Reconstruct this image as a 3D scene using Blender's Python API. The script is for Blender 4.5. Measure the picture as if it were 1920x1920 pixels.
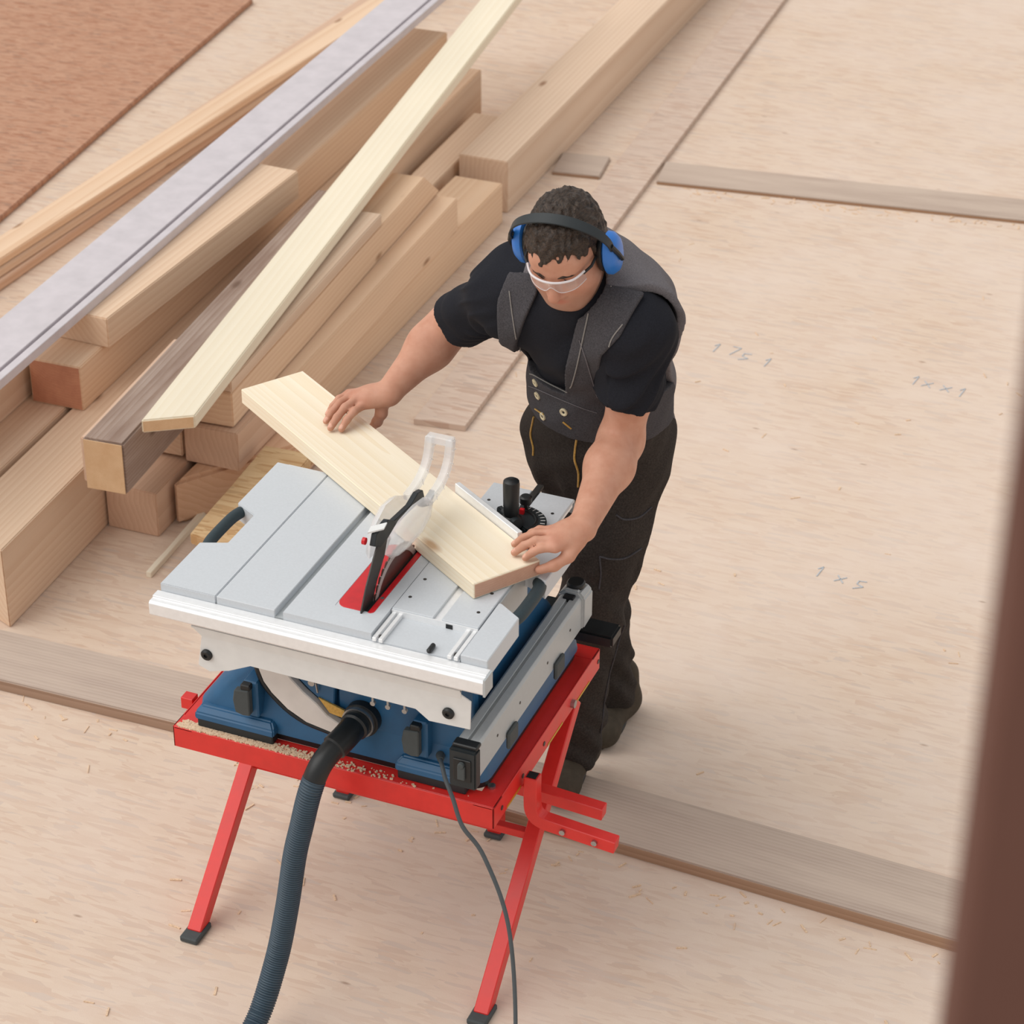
import bpy, bmesh, math, random
import numpy as np
from mathutils import Vector, Matrix, Euler
random.seed(7); np.random.seed(7)
for o in list(bpy.data.objects): bpy.data.objects.remove(o)
SC = bpy.context.scene
COL = SC.collection
# ------------------------------------------------------------------ camera
def aim_camera():
    cd = bpy.data.cameras.new('camera'); co = bpy.data.objects.new('camera', cd); COL.objects.link(co)
    pitch, roll, yaw = math.radians(31.49), math.radians(0.361), math.radians(-21.968)
    F = Vector((math.sin(yaw)*math.cos(pitch), math.cos(yaw)*math.cos(pitch), -math.sin(pitch)))
    R = Vector((math.cos(yaw), -math.sin(yaw), 0)); U = R.cross(F)
    R2 = math.cos(roll)*R + math.sin(roll)*U; U2 = -math.sin(roll)*R + math.cos(roll)*U
    m = Matrix((R2, U2, -F)).transposed().to_4x4(); m.translation = (2.018, -3.282, 3.384)
    co.matrix_world = m
    cd.sensor_fit = 'HORIZONTAL'; cd.sensor_width = 36.0; cd.lens = 4644.5/1920*36.0
    cd.clip_start = 0.05; cd.clip_end = 200
    cd.dof.use_dof = True; cd.dof.focus_distance = 4.85; cd.dof.aperture_fstop = 8.0
    SC.camera = co
aim_camera()
# ------------------------------------------------------------------ sky and sun
W = bpy.data.worlds.new('sky'); SC.world = W; W.use_nodes = True
bg = W.node_tree.nodes['Background']; bg.inputs[0].default_value = (1.0, 0.985, 0.97, 1); bg.inputs[1].default_value = 0.60
sd = bpy.data.lights.new('sun', 'SUN'); so = bpy.data.objects.new('sun', sd); COL.objects.link(so)
sd.energy = 1.9; sd.angle = math.radians(65); sd.color = (1.0, 0.97, 0.93)
so.rotation_euler = Vector((-0.55, -0.30, 0.80)).to_track_quat('Z', 'Y').to_euler()
SC.view_settings.view_transform = 'Standard'; SC.view_settings.look = 'None'
SC.view_settings.gamma = 1.0; SC.view_settings.use_curve_mapping = False
SC.view_settings.exposure = 0.08
# ------------------------------------------------------------------ materials
def srgb(h):
    h = h.lstrip('#'); c = [int(h[i:i+2], 16)/255 for i in (0, 2, 4)]
    return tuple(x/12.92 if x <= .04045 else ((x+.055)/1.055)**2.4 for x in c) + (1,)
class NT:
    def __init__(s, name):
        s.m = bpy.data.materials.new(name); s.m.use_nodes = True; s.t = s.m.node_tree; s.N = s.t.nodes
        s.b = s.N['Principled BSDF']
    def n(s, typ, **kw):
        x = s.N.new(typ)
        for k, v in kw.items():
            if k.startswith('i_'):
                key = k[2:]; key = int(key) if key.isdigit() else key.replace('_', ' ')
                s.set(x.inputs[key], v)
            else: setattr(x, k, v)
        return x
    def set(s, sock, v):
        if isinstance(v, bpy.types.NodeSocket): s.t.links.new(v, sock)
        else: sock.default_value = v
    def math(s, op, a, b=0.0, c=0.0, clamp=False):
        x = s.n('ShaderNodeMath', operation=op, use_clamp=clamp); s.set(x.inputs[0], a); s.set(x.inputs[1], b); s.set(x.inputs[2], c); return x.outputs[0]
    def mix(s, f, a, b, blend='MIX'):
        x = s.n('ShaderNodeMix', data_type='RGBA', blend_type=blend); s.set(x.inputs[0], f); s.set(x.inputs[6], a); s.set(x.inputs[7], b); return x.outputs[2]
    def ramp(s, v, *stops):
        x = s.n('ShaderNodeValToRGB'); s.set(x.inputs[0], v); e = x.color_ramp.elements
        while len(e) < len(stops): e.new(0.5)
        for el, (p, c) in zip(e, stops): el.position = p; el.color = c if len(c) == 4 else (*c, 1)
        return x.outputs[0]
    def obj(s): return s.n('ShaderNodeTexCoord').outputs['Object']
    def rnd(s): return s.n('ShaderNodeObjectInfo').outputs['Random']
    def mapv(s, v, scale=(1, 1, 1), loc=(0, 0, 0), rot=(0, 0, 0)):
        x = s.n('ShaderNodeMapping'); s.set(x.inputs[0], v); s.set(x.inputs[1], loc); s.set(x.inputs[2], rot); s.set(x.inputs[3], scale); return x.outputs[0]
    def noise(s, v, scale, detail=4, rough=.55, dist=0.0):
        x = s.n('ShaderNodeTexNoise'); s.set(x.inputs['Vector'], v); s.set(x.inputs['Scale'], scale); s.set(x.inputs['Detail'], detail); s.set(x.inputs['Roughness'], rough); s.set(x.inputs['Distortion'], dist); return x.outputs[0]
    def bump(s, h, strength=.3, dist=.002):
        x = s.n('ShaderNodeBump'); x.inputs['Strength'].default_value = strength; x.inputs['Distance'].default_value = dist; s.set(x.inputs['Height'], h)
        s.t.links.new(x.outputs[0], s.b.inputs['Normal'])
    def out(s, col, rough=.6, metal=0.0, spec=.5):
        s.set(s.b.inputs['Base Color'], col); s.set(s.b.inputs['Roughness'], rough); s.set(s.b.inputs['Metallic'], metal); s.set(s.b.inputs['Specular IOR Level'], spec)
        return s.m
MAT = {}
def plain(name, hexc, rough=.55, metal=0.0, spec=.5, nscale=60, namt=.06, bump=0.0):
    """a colour with faint mottling, so that no surface is perfectly even"""
    t = NT(name); c = srgb(hexc); v = t.obj()
    nz = t.noise(v, nscale, 3)
    lo = tuple(x*(1-namt) for x in c[:3]); hi = tuple(min(1, x*(1+namt)) for x in c[:3])
    col = t.ramp(nz, (.3, lo), (.7, hi))
    r = t.math('MULTIPLY_ADD', nz, .15, rough-.07)
    if bump: t.bump(nz, bump, .001)
    MAT[name] = t.out(col, r, metal, spec); return MAT[name]
def wood(name, light, dark, knot, ring=46, tone=.10, knots=1.0, rough=.7, streak=.35, dirt=None, dirtamt=0.0, grainamt=.5):
    """solid wood whose fibres run along the object's own Y axis"""
    t = NT(name); v = t.obj(); rn = t.rnd()
    off = t.n('ShaderNodeCombineXYZ'); t.set(off.inputs[0], t.math('MULTIPLY_ADD', rn, .3, -.25)); t.set(off.inputs[1], t.math('MULTIPLY', rn, 37.0)); t.set(off.inputs[2], t.math('MULTIPLY_ADD', rn, -.2, -.05))
    va = t.n('ShaderNodeVectorMath', operation='ADD'); t.set(va.inputs[0], v); t.set(va.inputs[1], off.outputs[0]); pv = va.outputs[0]
    wob = t.noise(t.mapv(pv, (5, .9, 5)), 1.0, 2)
    w = t.n('ShaderNodeTexWave', wave_type='RINGS', rings_direction='Y', wave_profile='SAW')
    t.set(w.inputs['Vector'], t.mapv(pv, (1, .02, 1))); t.set(w.inputs['Scale'], ring); t.set(w.inputs['Distortion'], t.math('MULTIPLY', wob, 13.0)); t.set(w.inputs['Detail'], 2.0); t.set(w.inputs['Detail Scale'], .6)
    fib = t.noise(t.mapv(pv, (260, 5, 260)), 1.0, 3)
    big = t.noise(t.mapv(pv, (4, .8, 4)), 1.0, 3)
    grain = t.math('ADD', t.math('MULTIPLY', w.outputs['Fac'], grainamt), t.math('MULTIPLY', fib, streak), clamp=True)
    c = t.mix(grain, srgb(light), srgb(dark))
    hs = t.n('ShaderNodeHueSaturation'); t.set(hs.inputs['Color'], c)
    t.set(hs.inputs['Value'], t.math('ADD', t.math('MULTIPLY_ADD', rn, tone, 1-tone/2), t.math('MULTIPLY_ADD', big, .34, -.17)))
    t.set(hs.inputs['Saturation'], t.math('MULTIPLY_ADD', rn, .25, .9)); c = hs.outputs[0]
    if knots:
        vo = t.n('ShaderNodeTexVoronoi'); t.set(vo.inputs['Vector'], t.mapv(pv, (9.0, 3.6, 9.0))); t.set(vo.inputs['Scale'], 1.0)
        k = t.math('LESS_THAN', t.n('ShaderNodeSeparateColor', i_0=vo.outputs['Color']).outputs[0], .33*knots)
        kf = t.math('MULTIPLY', t.ramp(vo.outputs['Distance'], (.05, (1, 1, 1)), (.13, (0, 0, 0))), k)
        c = t.mix(t.math('MULTIPLY', kf, .75), c, srgb(knot))
    if dirt:
        dn = t.noise(t.mapv(v, (16, 2.2, 16)), 1.0, 5, .65)
        c = t.mix(t.math('MULTIPLY', t.ramp(dn, (.35, (0, 0, 0)), (.65, (1, 1, 1))), dirtamt), c, srgb(dirt))
    t.bump(t.math('ADD', fib, t.math('MULTIPLY', w.outputs['Fac'], .4)), .22, .0012)
    MAT[name] = t.out(c, rough, 0, .25); return MAT[name]
def osb(name, base, pale, warm, greyc, dust, dustamt, scale=1.0, speck=True, wood_bounce=False):
    """pressed strands lying in all directions, with a film of sawdust"""
    t = NT(name); v = t.obj(); col = None; hs = None
    for i, (ang, sx, sy) in enumerate([(.15, 10, 62), (.95, 9, 55), (-.75, 11, 64), (2.0, 9, 58), (-.2, 12, 70), (.5, 10, 60)]):
        d = t.n('ShaderNodeVectorMath', operation='ADD'); t.set(d.inputs[0], v)
        t.set(d.inputs[1], (i*3.1, i*1.7, 0))
        vo = t.n('ShaderNodeTexVoronoi'); t.set(vo.inputs['Vector'], t.mapv(d.outputs[0], (sx*scale, sy*scale, 20), rot=(0, 0, ang))); t.set(vo.inputs['Scale'], 1.0)
        sp = t.n('ShaderNodeSeparateColor', i_0=vo.outputs['Color'])
        cc = t.ramp(sp.outputs[0], (0.0, srgb(base)), (.35, srgb(pale)), (.62, srgb(base)), (.82, srgb(warm)), (1.0, srgb(greyc)))
        if col is None: col = cc; hs = sp.outputs[1]
        else:
            f = t.math('GREATER_THAN', sp.outputs[2], .5); col = t.mix(f, col, cc); hs = t.mix(f, hs, sp.outputs[1])
    dn = t.noise(v, 2.3, 6, .65); fine = t.noise(v, 420, 2)
    df = t.math('MULTIPLY', t.ramp(dn, (.25, (.45, .45, .45)), (.68, (1, 1, 1))), dustamt)
    if wood_bounce:   # warm light bounced off the timber stack, painted in by thinning the dust
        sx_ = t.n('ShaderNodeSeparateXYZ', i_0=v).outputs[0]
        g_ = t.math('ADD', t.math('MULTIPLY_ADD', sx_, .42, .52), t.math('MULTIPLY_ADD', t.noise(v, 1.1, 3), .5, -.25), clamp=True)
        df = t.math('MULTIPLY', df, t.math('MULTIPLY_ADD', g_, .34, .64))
    col = t.mix(df, col, srgb(dust))
    col = t.mix(t.math('MULTIPLY_ADD', fine, .28, -.05, clamp=True), col, srgb(greyc))
    if speck:
        vo = t.n('ShaderNodeTexVoronoi'); t.set(vo.inputs['Vector'], t.mapv(v, (4.0, 11, 4), rot=(0, 0, .15))); t.set(vo.inputs['Scale'], 1.6)
        k = t.math('LESS_THAN', t.n('ShaderNodeSeparateColor', i_0=vo.outputs['Color']).outputs[1], .22)
        col = t.mix(t.math('MULTIPLY', t.math('MULTIPLY', t.ramp(vo.outputs['Distance'], (.03, (1, 1, 1)), (.09, (0, 0, 0))), k), .55), col, srgb('#8a6a55'))
    t.bump(t.math('ADD', t.n('ShaderNodeSeparateColor', i_0=hs).outputs[0] if False else t.math('MULTIPLY', fine, .6), hs), .16, .0015)
    MAT[name] = t.out(col, .85, 0, .15); return MAT[name]
wood('pine', '#e8d0b8', '#c79d7a', '#8a5f40', ring=20, tone=.10, grainamt=.30, streak=.26)
wood('pine_red', '#e0bfa4', '#c29577', '#85573f', ring=22, tone=.08, grainamt=.32, streak=.26)
wood('spruce', '#eee5d2', '#dccaa9', '#a87d4c', ring=24, tone=.03, knots=.8, streak=.18, grainamt=.25)
wood('spruce_clean', '#f8eedb', '#e9d5b2', '#b98a5c', ring=38, tone=.02, knots=1.2, streak=.2, grainamt=.36)
wood('weathered', '#b4a59c', '#8a7364', '#4d382c', ring=34, tone=.08, dirt='#7a5f50', dirtamt=.6, rough=.85)
wood('edge_brown', '#b0917a', '#8f7059', '#6b452c', ring=30, tone=.05, knots=.4, rough=.85)
wood('grey_plank', '#c4b1a3', '#a58e7e', '#6d594c', ring=30, tone=.06, dirt='#d0beae', dirtamt=.55, rough=.85)
wood('end_pink', '#d3ab94', '#bf9480', '#8d6552', ring=60, tone=.05, knots=0, grainamt=.3, dirt='#b3866f', dirtamt=.4)
wood('end_red', '#cfa088', '#b98570', '#7d4a38', ring=40, tone=.05, knots=0, grainamt=.4, dirt='#a86a55', dirtamt=.5)
wood('end_cut', '#dfc2a0', '#cda67f', '#9b6a45', ring=70, tone=.05, knots=0, grainamt=.3, dirt='#c0946b', dirtamt=.5)
osb('osb_floor', '#cfb195', '#dac1a6', '#c29a78', '#bba899', '#e4d3c6', .92, 1.5, wood_bounce=True)
osb('osb_sheet', '#ccb2a0', '#d9c3b0', '#bd9880', '#b09e92', '#d5c1b3', .62, 1.35, False)
osb('osb_raw', '#c6a177', '#d6b88e', '#b08455', '#b59670', '#d4b891', .25, 1.6, False)
osb('osb_rust', '#b98a70', '#c79b80', '#a56d50', '#9a7a68', '#c29c84', .3, 2.2, False)
plain('aluminium', '#cdced0', .38, .75, .5, 90, .03)
plain('alu_bright', '#f0f1f2', .36, .25, .5, 90, .03)
plain('table_grey', '#c9ced3', .45, .0, .5, 220, .03)
plain('table_side', '#b4b9bb', .45, .1, .5, 120, .03)
plain('plate_white', '#e0e1e0', .5, .0, .4, 40, .03)
plain('saw_blue', '#245a82', .42, 0, .5, 30, .08)
plain('dark_plastic', '#22282b', .5, 0, .45, 60, .1)
plain('black_plastic', '#15181a', .42, 0, .5, 60, .1)
plain('teal_grip', '#2b3a40', .55, 0, .45, 180, .12, .1)
plain('rubber_grey', '#4a4f50', .7, 0, .3, 120, .06)
plain('stand_red', '#dc302b', .33, 0, .5, 30, .06)
plain('insert_red', '#cf1f27', .35, 0, .5, 50, .08)
plain('steel', '#a9aaab', .3, .95, .5, 90, .05)
plain('steel_dark', '#4b4846', .4, .7, .5, 70, .08)
plain('blade_steel', '#6a4a44', .32, .6, .5, 60, .1)
plain('yellow_metal', '#c9a031', .4, .3, .5, 60, .05)
plain('arc_cover', '#dcd6d1', .5, .0, .4, 25, .05)
plain('hose_blue', '#3b4c59', .5, 0, .45, 60, .08)
plain('cable_grey', '#4d5357', .55, 0, .4, 80, .05)
plain('muff_blue', '#2f78cf', .38, 0, .5, 40, .05)
plain('cotton_black', '#23242a', .9, 0, .15, 350, .16, .15)
plain('denim', '#4a484b', .92, 0, .12, 420, .3, .3)
plain('denim_pale', '#6e6a6d', .92, 0, .12, 420, .22, .3)  # paler yoke cloth; part of its paleness is sky light put into the colour
plain('trousers', '#3a3532', .92, 0, .12, 240, .3, .3)
plain('thread', '#8b8783', .9, 0, .2, 200, .1)
plain('button', '#d6c9a8', .4, 0, .5, 90, .06)
plain('brass', '#cba558', .4, .5, .5, 200, .2)
plain('rim_steel', '#bfb3b0', .35, .2, .5, 90, .05)
plain('boot', '#4a4238', .8, 0, .2, 60, .15, .2)
plain('post_brown', '#6a4a40', .8, 0, .2, 8, .12)
plain('grey_rail', '#d3ccd0', .5, .15, .4, 20, .06)
plain('sawdust', '#dfc3a6', .95, 0, .1, 300, .2, .3)
plain('pencil', '#bcc2c8', .9, 0, .1, 200, .1)
def clear_mat():
    t = NT('clear_plastic'); t.b.inputs['Base Color'].default_value = (.95, .96, .97, 1)
    t.b.inputs['Roughness'].default_value = .12; t.b.inputs['IOR'].default_value = 1.45; t.b.inputs['Transmission Weight'].default_value = .25; t.b.inputs['Alpha'].default_value = .42
    nz = t.noise(t.obj(), 55, 3); t.set(t.b.inputs['Roughness'], t.math('MULTIPLY_ADD', nz, .3, .05))
    MAT['clear_plastic'] = t.m
    t = NT('lens_plastic'); t.b.inputs['Base Color'].default_value = (.95, .94, .95, 1)
    t.b.inputs['Roughness'].default_value = .08; t.b.inputs['Transmission Weight'].default_value = .6; t.b.inputs['Alpha'].default_value = .22
    nz = t.noise(t.obj(), 30, 2); t.set(t.b.inputs['Roughness'], t.math('MULTIPLY_ADD', nz, .1, .03))
    MAT['lens_plastic'] = t.m
    t = NT('lens_rim'); t.b.inputs['Base Color'].default_value = (.86, .83, .85, 1); t.b.inputs['Alpha'].default_value = .8
    nz = t.noise(t.obj(), 90, 2); t.set(t.b.inputs['Roughness'], t.math('MULTIPLY_ADD', nz, .2, .15)); MAT['lens_rim'] = t.m
clear_mat()
def skin_mat():
    t = NT('skin'); v = t.obj(); a = t.n('ShaderNodeVertexColor', layer_name='tint').outputs[0]
    nz = t.noise(v, 38, 4); fine = t.noise(v, 600, 2)
    c = t.ramp(nz, (.3, srgb('#c18a71')), (.7, srgb('#cd9a82')))
    sp = t.n('ShaderNodeSeparateColor', i_0=a)
    c = t.mix(sp.outputs[0], c, srgb('#b5604e')); c = t.mix(sp.outputs[1], c, srgb('#8e7060')); c = t.mix(sp.outputs[2], c, srgb('#e3b09b'))
    t.bump(fine, .12, .0006)
    t.b.inputs['Subsurface Weight'].default_value = .12; t.b.inputs['Subsurface Radius'].default_value = (.012, .005, .003)
    MAT['skin'] = t.out(c, .55, 0, .35)
    t = NT('hair'); v = t.obj(); st = t.noise(t.mapv(v, (120, 30, 120)), 2.0, 3, dist=1.0)
    c = t.ramp(st, (.3, srgb('#1c1511')), (.75, srgb('#4a3a2e'))); t.bump(st, .6, .004)
    MAT['hair'] = t.out(c, .5, 0, .4)
skin_mat()
# ------------------------------------------------------------------ building helpers
def tag(o, label=None, cat=None, group=None, kind=None):
    if label: o['label'] = label
    if cat: o['category'] = cat
    if group: o['group'] = group
    if kind: o['kind'] = kind
    return o
ORG = {}
def thing(name, label, cat, loc, group=None):
    o = bpy.data.objects.new(name, None); COL.objects.link(o); o.location = loc; o.empty_display_size = .05
    ORG[o.name] = Vector(loc); return tag(o, label, cat, group)
def link(name, me, mat, parent=None, smooth=False):
    o = bpy.data.objects.new(name, me); COL.objects.link(o)
    if mat: me.materials.append(MAT[mat])
    if smooth:
        for p in me.polygons: p.use_smooth = True
    if parent is not None:
        o.parent = parent; ORG[o.name] = ORG[parent.name]
    return o
class MB:
    """collects shapes given in room coordinates; build() links them as ONE mesh under its parent"""
    def __init__(s): s.bm = bmesh.new()
    def face(s, vs): 
        try: s.bm.faces.new(vs)
        except ValueError: pass
    def box(s, x0, x1, y0, y1, z0, z1, M=None):
        vs = [s.bm.verts.new(c) for c in [(x0,y0,z0),(x1,y0,z0),(x1,y1,z0),(x0,y1,z0),(x0,y0,z1),(x1,y0,z1),(x1,y1,z1),(x0,y1,z1)]]
        if M is not None:
            for v in vs: v.co = M @ v.co
        for f in [(3,2,1,0),(4,5,6,7),(0,1,5,4),(1,2,6,5),(2,3,7,6),(3,0,4,7)]: s.face([vs[i] for i in f])
        return s
    def prism(s, pts, d0, d1, axis='z'):
        """pts: 2D outline (counter-clockwise not needed); extruded d0..d1 along axis"""
        def mk(p, d): return {'z': (p[0], p[1], d), 'y': (p[0], d, p[1]), 'x': (d, p[0], p[1])}[axis]
        a = [s.bm.verts.new(mk(p, d0)) for p in pts]; b = [s.bm.verts.new(mk(p, d1)) for p in pts]; n = len(pts)
        s.face(a); s.face(b)
        for i in range(n): s.face([a[i], a[(i+1) % n], b[(i+1) % n], b[i]])
        return s
    def loft(s, rings, cap=True, close=True):
        R = [[s.bm.verts.new(p) for p in r] for r in rings]; n = len(R[0])
        for a, b in zip(R, R[1:]):
            for i in range(n if close else n-1): s.face([a[i], a[(i+1) % n], b[(i+1) % n], b[i]])
        if cap: s.face(R[0]); s.face(R[-1])
        return s
    def tube(s, pts, r, seg=12, cap=True, sq=False):
        pts = [Vector(p) for p in pts]; n = len(pts); rr = r if isinstance(r, (list, tuple)) else [r]*n
        rings = []; up = Vector((0, 0, 1)); prev = None
        for i in range(n):
            d = (pts[min(i+1, n-1)]-pts[max(i-1, 0)]).normalized()
            if prev is None:
                a = d.cross(up); a = a if a.length > .05 else d.cross(Vector((1, 0, 0)))
            else: a = prev - d*prev.dot(d)
            a.normalize(); prev = a; b = d.cross(a)
            k = 4 if sq else seg; o = math.pi/4 if sq else 0; q = math.sqrt(2) if sq else 1
            rings.append([pts[i]+(a*math.cos(o+2*math.pi*j/k)+b*math.sin(o+2*math.pi*j/k))*rr[i]*q for j in range(k)])
        return s.loft(rings, cap)
    def cyl(s, a, b, r, seg=16, r2=None): return s.tube([a, b], [r, r if r2 is None else r2], seg)
    def lathe(s, prof, c, axis=(0, 0, 1), seg=24):
        ax = Vector(axis).normalized(); a = ax.cross(Vector((0, 0, 1))); a = a if a.length > .05 else Vector((1, 0, 0)); a.normalize(); b = ax.cross(a); c = Vector(c)
        return s.loft([[c+ax*h+(a*math.cos(2*math.pi*j/seg)+b*math.sin(2*math.pi*j/seg))*max(r, 1e-4) for j in range(seg)] for r, h in prof])
    def ball(s, c, r, seg=12):
        M = Matrix.Translation(c) @ Matrix.Diagonal((*(r if isinstance(r, (tuple, list)) else (r, r, r)), 1))
        bmesh.ops.create_uvsphere(s.bm, u_segments=seg, v_segments=seg//2+1, radius=1, matrix=M); return s
    def build(s, name, mat, parent=None, smooth=False, bevel=0.0, seg=1, label=None, angle=None):
        bmesh.ops.recalc_face_normals(s.bm, faces=s.bm.faces[:])
        if bevel:
            es = [e for e in s.bm.edges if len(e.link_faces) == 2 and e.calc_face_angle(0) > .5]
            bmesh.ops.bevel(s.bm, geom=es, offset=bevel, segments=seg, affect='EDGES', clamp_overlap=True)
        if parent is not None:
            off = ORG[parent.name]
            for v in s.bm.verts: v.co -= off
        me = bpy.data.meshes.new(name); s.bm.to_mesh(me); s.bm.free()
        o = link(name, me, mat, parent, False)
        if smooth:
            for p in me.polygons: p.use_smooth = True
            try: me.set_sharp_from_angle(angle=math.radians(40 if angle is None else angle))
            except Exception: pass
        if label: o['label'] = label
        return o
def spline(pts, n=8):
    """Catmull-Rom through the points"""
    P = [Vector(p) for p in pts]; P = [P[0]*2-P[1]] + P + [P[-1]*2-P[-2]]; out = []
    for i in range(1, len(P)-2):
        for k in range(n):
            t = k/n; a, b, c, d = P[i-1:i+3]
            out.append(.5*((2*b)+(c-a)*t+(2*a-5*b+4*c-d)*t*t+(3*b-a-3*c+d)*t**3))
    out.append(P[-2]); return out
# ------------------------------------------------------------------ the setting
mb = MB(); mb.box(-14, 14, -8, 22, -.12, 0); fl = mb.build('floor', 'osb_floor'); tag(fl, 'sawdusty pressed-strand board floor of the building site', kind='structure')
ORG['floor'] = Vector((0, 0, 0))
def strokes(P, w=.0028):
    m = MB()
    for a, b in P:
        a = Vector((*a, 0)); b = Vector((*b, 0)); d = (b-a).normalized(); n = Vector((-d.y, d.x, 0))*w/2
        vs = [m.bm.verts.new(p) for p in (a-n, b-n, b+n, a+n)]; up = Vector((0, 0, .0015))
        for v in vs: v.co.z = .0004
        top = [m.bm.verts.new(v.co+up) for v in vs]
        m.face(top); m.face(vs)
        for i in range(4): m.face([vs[i], vs[(i+1) % 4], top[(i+1) % 4], top[i]])
    return m
def glyph(ch, o, h, ax):
    """pencil figures, h tall, written along direction ax"""
    G = {'1': [((.1, .7), (.3, 1)), ((.3, 1), (.3, 0))], 'x': [((0, 0), (.5, .6)), ((0, .6), (.5, 0))], 's': [((.5, .9), (.1, .8)), ((.1, .8), (.1, .5)), ((.1, .5), (.5, .35)), ((.5, .35), (.05, 0))], '7': [((0, 1), (.5, 1)), ((.5, 1), (.2, 0))]}[ch]
    n = (-ax[1], ax[0]); return [tuple((o[0]+h*(p[0]*ax[0]+p[1]*n[0]), o[1]+h*(p[0]*ax[1]+p[1]*n[1])) for p in s) for s in G]
pm = []
for ch, o in [('1', (.14, 2.90)), ('7', (.195, 2.90)), ('s', (.235, 2.88)), ('1', (.305, 2.87))]: pm += glyph(ch, o, .055, (.96, -.1))
strokes(pm).build('pencil_mark', 'pencil', fl)
pm = []
for ch, o in [('1', (.73, 2.93)), ('x', (.77, 2.93)), ('x', (.825, 2.925)), ('1', (.87, 2.91))]: pm += glyph(ch, o, .055, (.96, -.1))
strokes(pm).build('pencil_mark', 'pencil', fl)
pm = []
for ch, o in [('1', (.76, 1.85)), ('x', (.82, 1.845)), ('s', (.87, 1.83))]: pm += glyph(ch, o, .05, (.96, -.1))
strokes(pm).build('pencil_mark', 'pencil', fl)
# ------------------------------------------------------------------ timber
def beam(name, label, piv, a, w, L, z0, z1, mat, cat='beam', nskew=0.0, fskew=0.0, ftop=0.0, bevel=.003, group=None, endmat=None, edgemat=None):
    """piv: floor position of the near right bottom edge end; a: degrees turned left of +Y; ftop: how much shorter the top is at the far end"""
    m = MB(); h = z1-z0; n = 6
    ys = [i/n for i in range(n+1)]
    def wob(i): return random.uniform(-.0012, .0012) if 0 < i < n else 0
    rings = []
    for i, t in enumerate(ys):
        jl, jr = wob(i), wob(i)
        yl = nskew*(1-t)+(L+fskew)*t; yr = L*t; sh = ftop*t
        rings.append([(-w+jl, yl, 0), (jr, yr, 0), (jr, yr-sh, h), (-w+jl, yl-sh, h)])
    m.loft(rings)
    o = m.build(name, mat, None, bevel=bevel, seg=2)
    o.location = (piv[0], piv[1], z0); o.rotation_euler = (0, 0, math.radians(a))
    if endmat:
        e = MB(); q = .004; y0 = -.0012; y1 = .0015
        e.loft([[(-w+q, nskew*(1-q/w)+y, q), (-q, nskew*q/w+y, q), (-q, nskew*q/w+y, h-q), (-w+q, nskew*(1-q/w)+y, h-q)] for y in (y0, y1)])
        ORG[o.name] = Vector((0, 0, 0)); e.build('sawn_end', endmat, o)
    if edgemat:
        e = MB(); e.box(-.001, .0012, .004, L-.004, .001, h-.003); ORG[o.name] = Vector((0, 0, 0)); e.build('side_edge', edgemat, o)
    return tag(o, label, cat, group)
G1 = 'timbers stacked on the floor behind the saw'
beam('squared_timber', 'deep squared timber on the floor at the left, its long tan side facing the saw', (-.968, .874), 2.5, .175, 3.3, 0, .222, 'pine', nskew=.08, group=G1)
beam('squared_timber', 'squared timber on the floor at the far left, a dark gap on its right', (-1.162, .95), 2.5, .19, 3.2, 0, .222, 'pine', group=G1)
beam('squared_timber', 'beam with a reddish sawn end lying on top of the two left floor beams', (-1.135, 1.541), 2.0, .152, 2.6, .222, .351, 'pine', group=G1, endmat='end_red')
beam('squared_timber', 'beam cut off by the left edge, under the grey metal rail beside the red-ended beam', (-1.291, 1.10), 2.0, .13, 3.0, .222, .351, 'pine', group=G1)
beam('squared_timber', 'upper tan beam with the bright top, lying on the red-ended beam against the grey rail', (-1.118, 1.663), -1.9, .185, 1.05, .351, .438, 'pine', group=G1)
def grey_rail():
    m = MB(); L = 3.9
    pr = [(-.168, 0), (0, 0), (0, .026), (-.022, .027), (-.0222, .012), (-.029, .012), (-.0292, .030), (-.167, .030)]
    m.loft([[(x, y, z) for x, z in pr] for y in (0, L)])
    o = m.build('metal_rail', 'grey_rail', None, bevel=.0012); o.location = (-1.150, .78, .4385); o.rotation_euler = (0, 0, math.radians(1.8))
    tag(o, 'long smooth grey metal rail with a dark groove lying across the stacked timber', 'rail')
grey_rail()
dk = beam('weathered_timber', 'dark weathered square beam with a pale sawn end jutting out towards the saw', (-.797, 1.178), 4.3, .11, 1.55, .245, .389, 'weathered', group=G1, bevel=.006, endmat='end_cut')
beam('wood_strip', 'thin slat standing on edge against the left side of the dark weathered beam', (-.912, 1.200), 4.3, .018, .55, .245, .370, 'pine_red', 'strip')
beam('spruce_plank', 'long pale yellow plank lying aslant on top of the timber stack', (-.672, 1.316), 7.2, .117, 3.6, .390, .426, 'spruce', 'plank', nskew=-.058, endmat='end_cut')
beam('squared_timber', 'short floor beam whose end sits just under the dark weathered beam', (-.838, 1.377), 1.0, .147, .6, 0, .130, 'pine_red', group=G1)
o = beam('squared_timber', 'floor beam cut on a slant, beside the short beam under the weathered one', (-.625, 1.73), 0.0, .20, .25, 0, .130, 'pine_red', nskew=-.29, group=G1, bevel=.010)
beam('squared_timber', 'beam end with fine cracks seen under the pale yellow plank', (-.692, 1.555), 1.0, .155, .23, .131, .243, 'pine_red', group=G1)
beam('squared_timber', 'beam end half hidden behind the dark weathered beam', (-.857, 1.556), 2.4, .13, 1.4, .139, .243, 'pine', group=G1)
beam('squared_timber', 'lowest right-hand beam of the stack, resting on the floor nearest the worker', (-.737, 2.0), .6, .165, 1.49, 0, .137, 'pine', group=G1)
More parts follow.
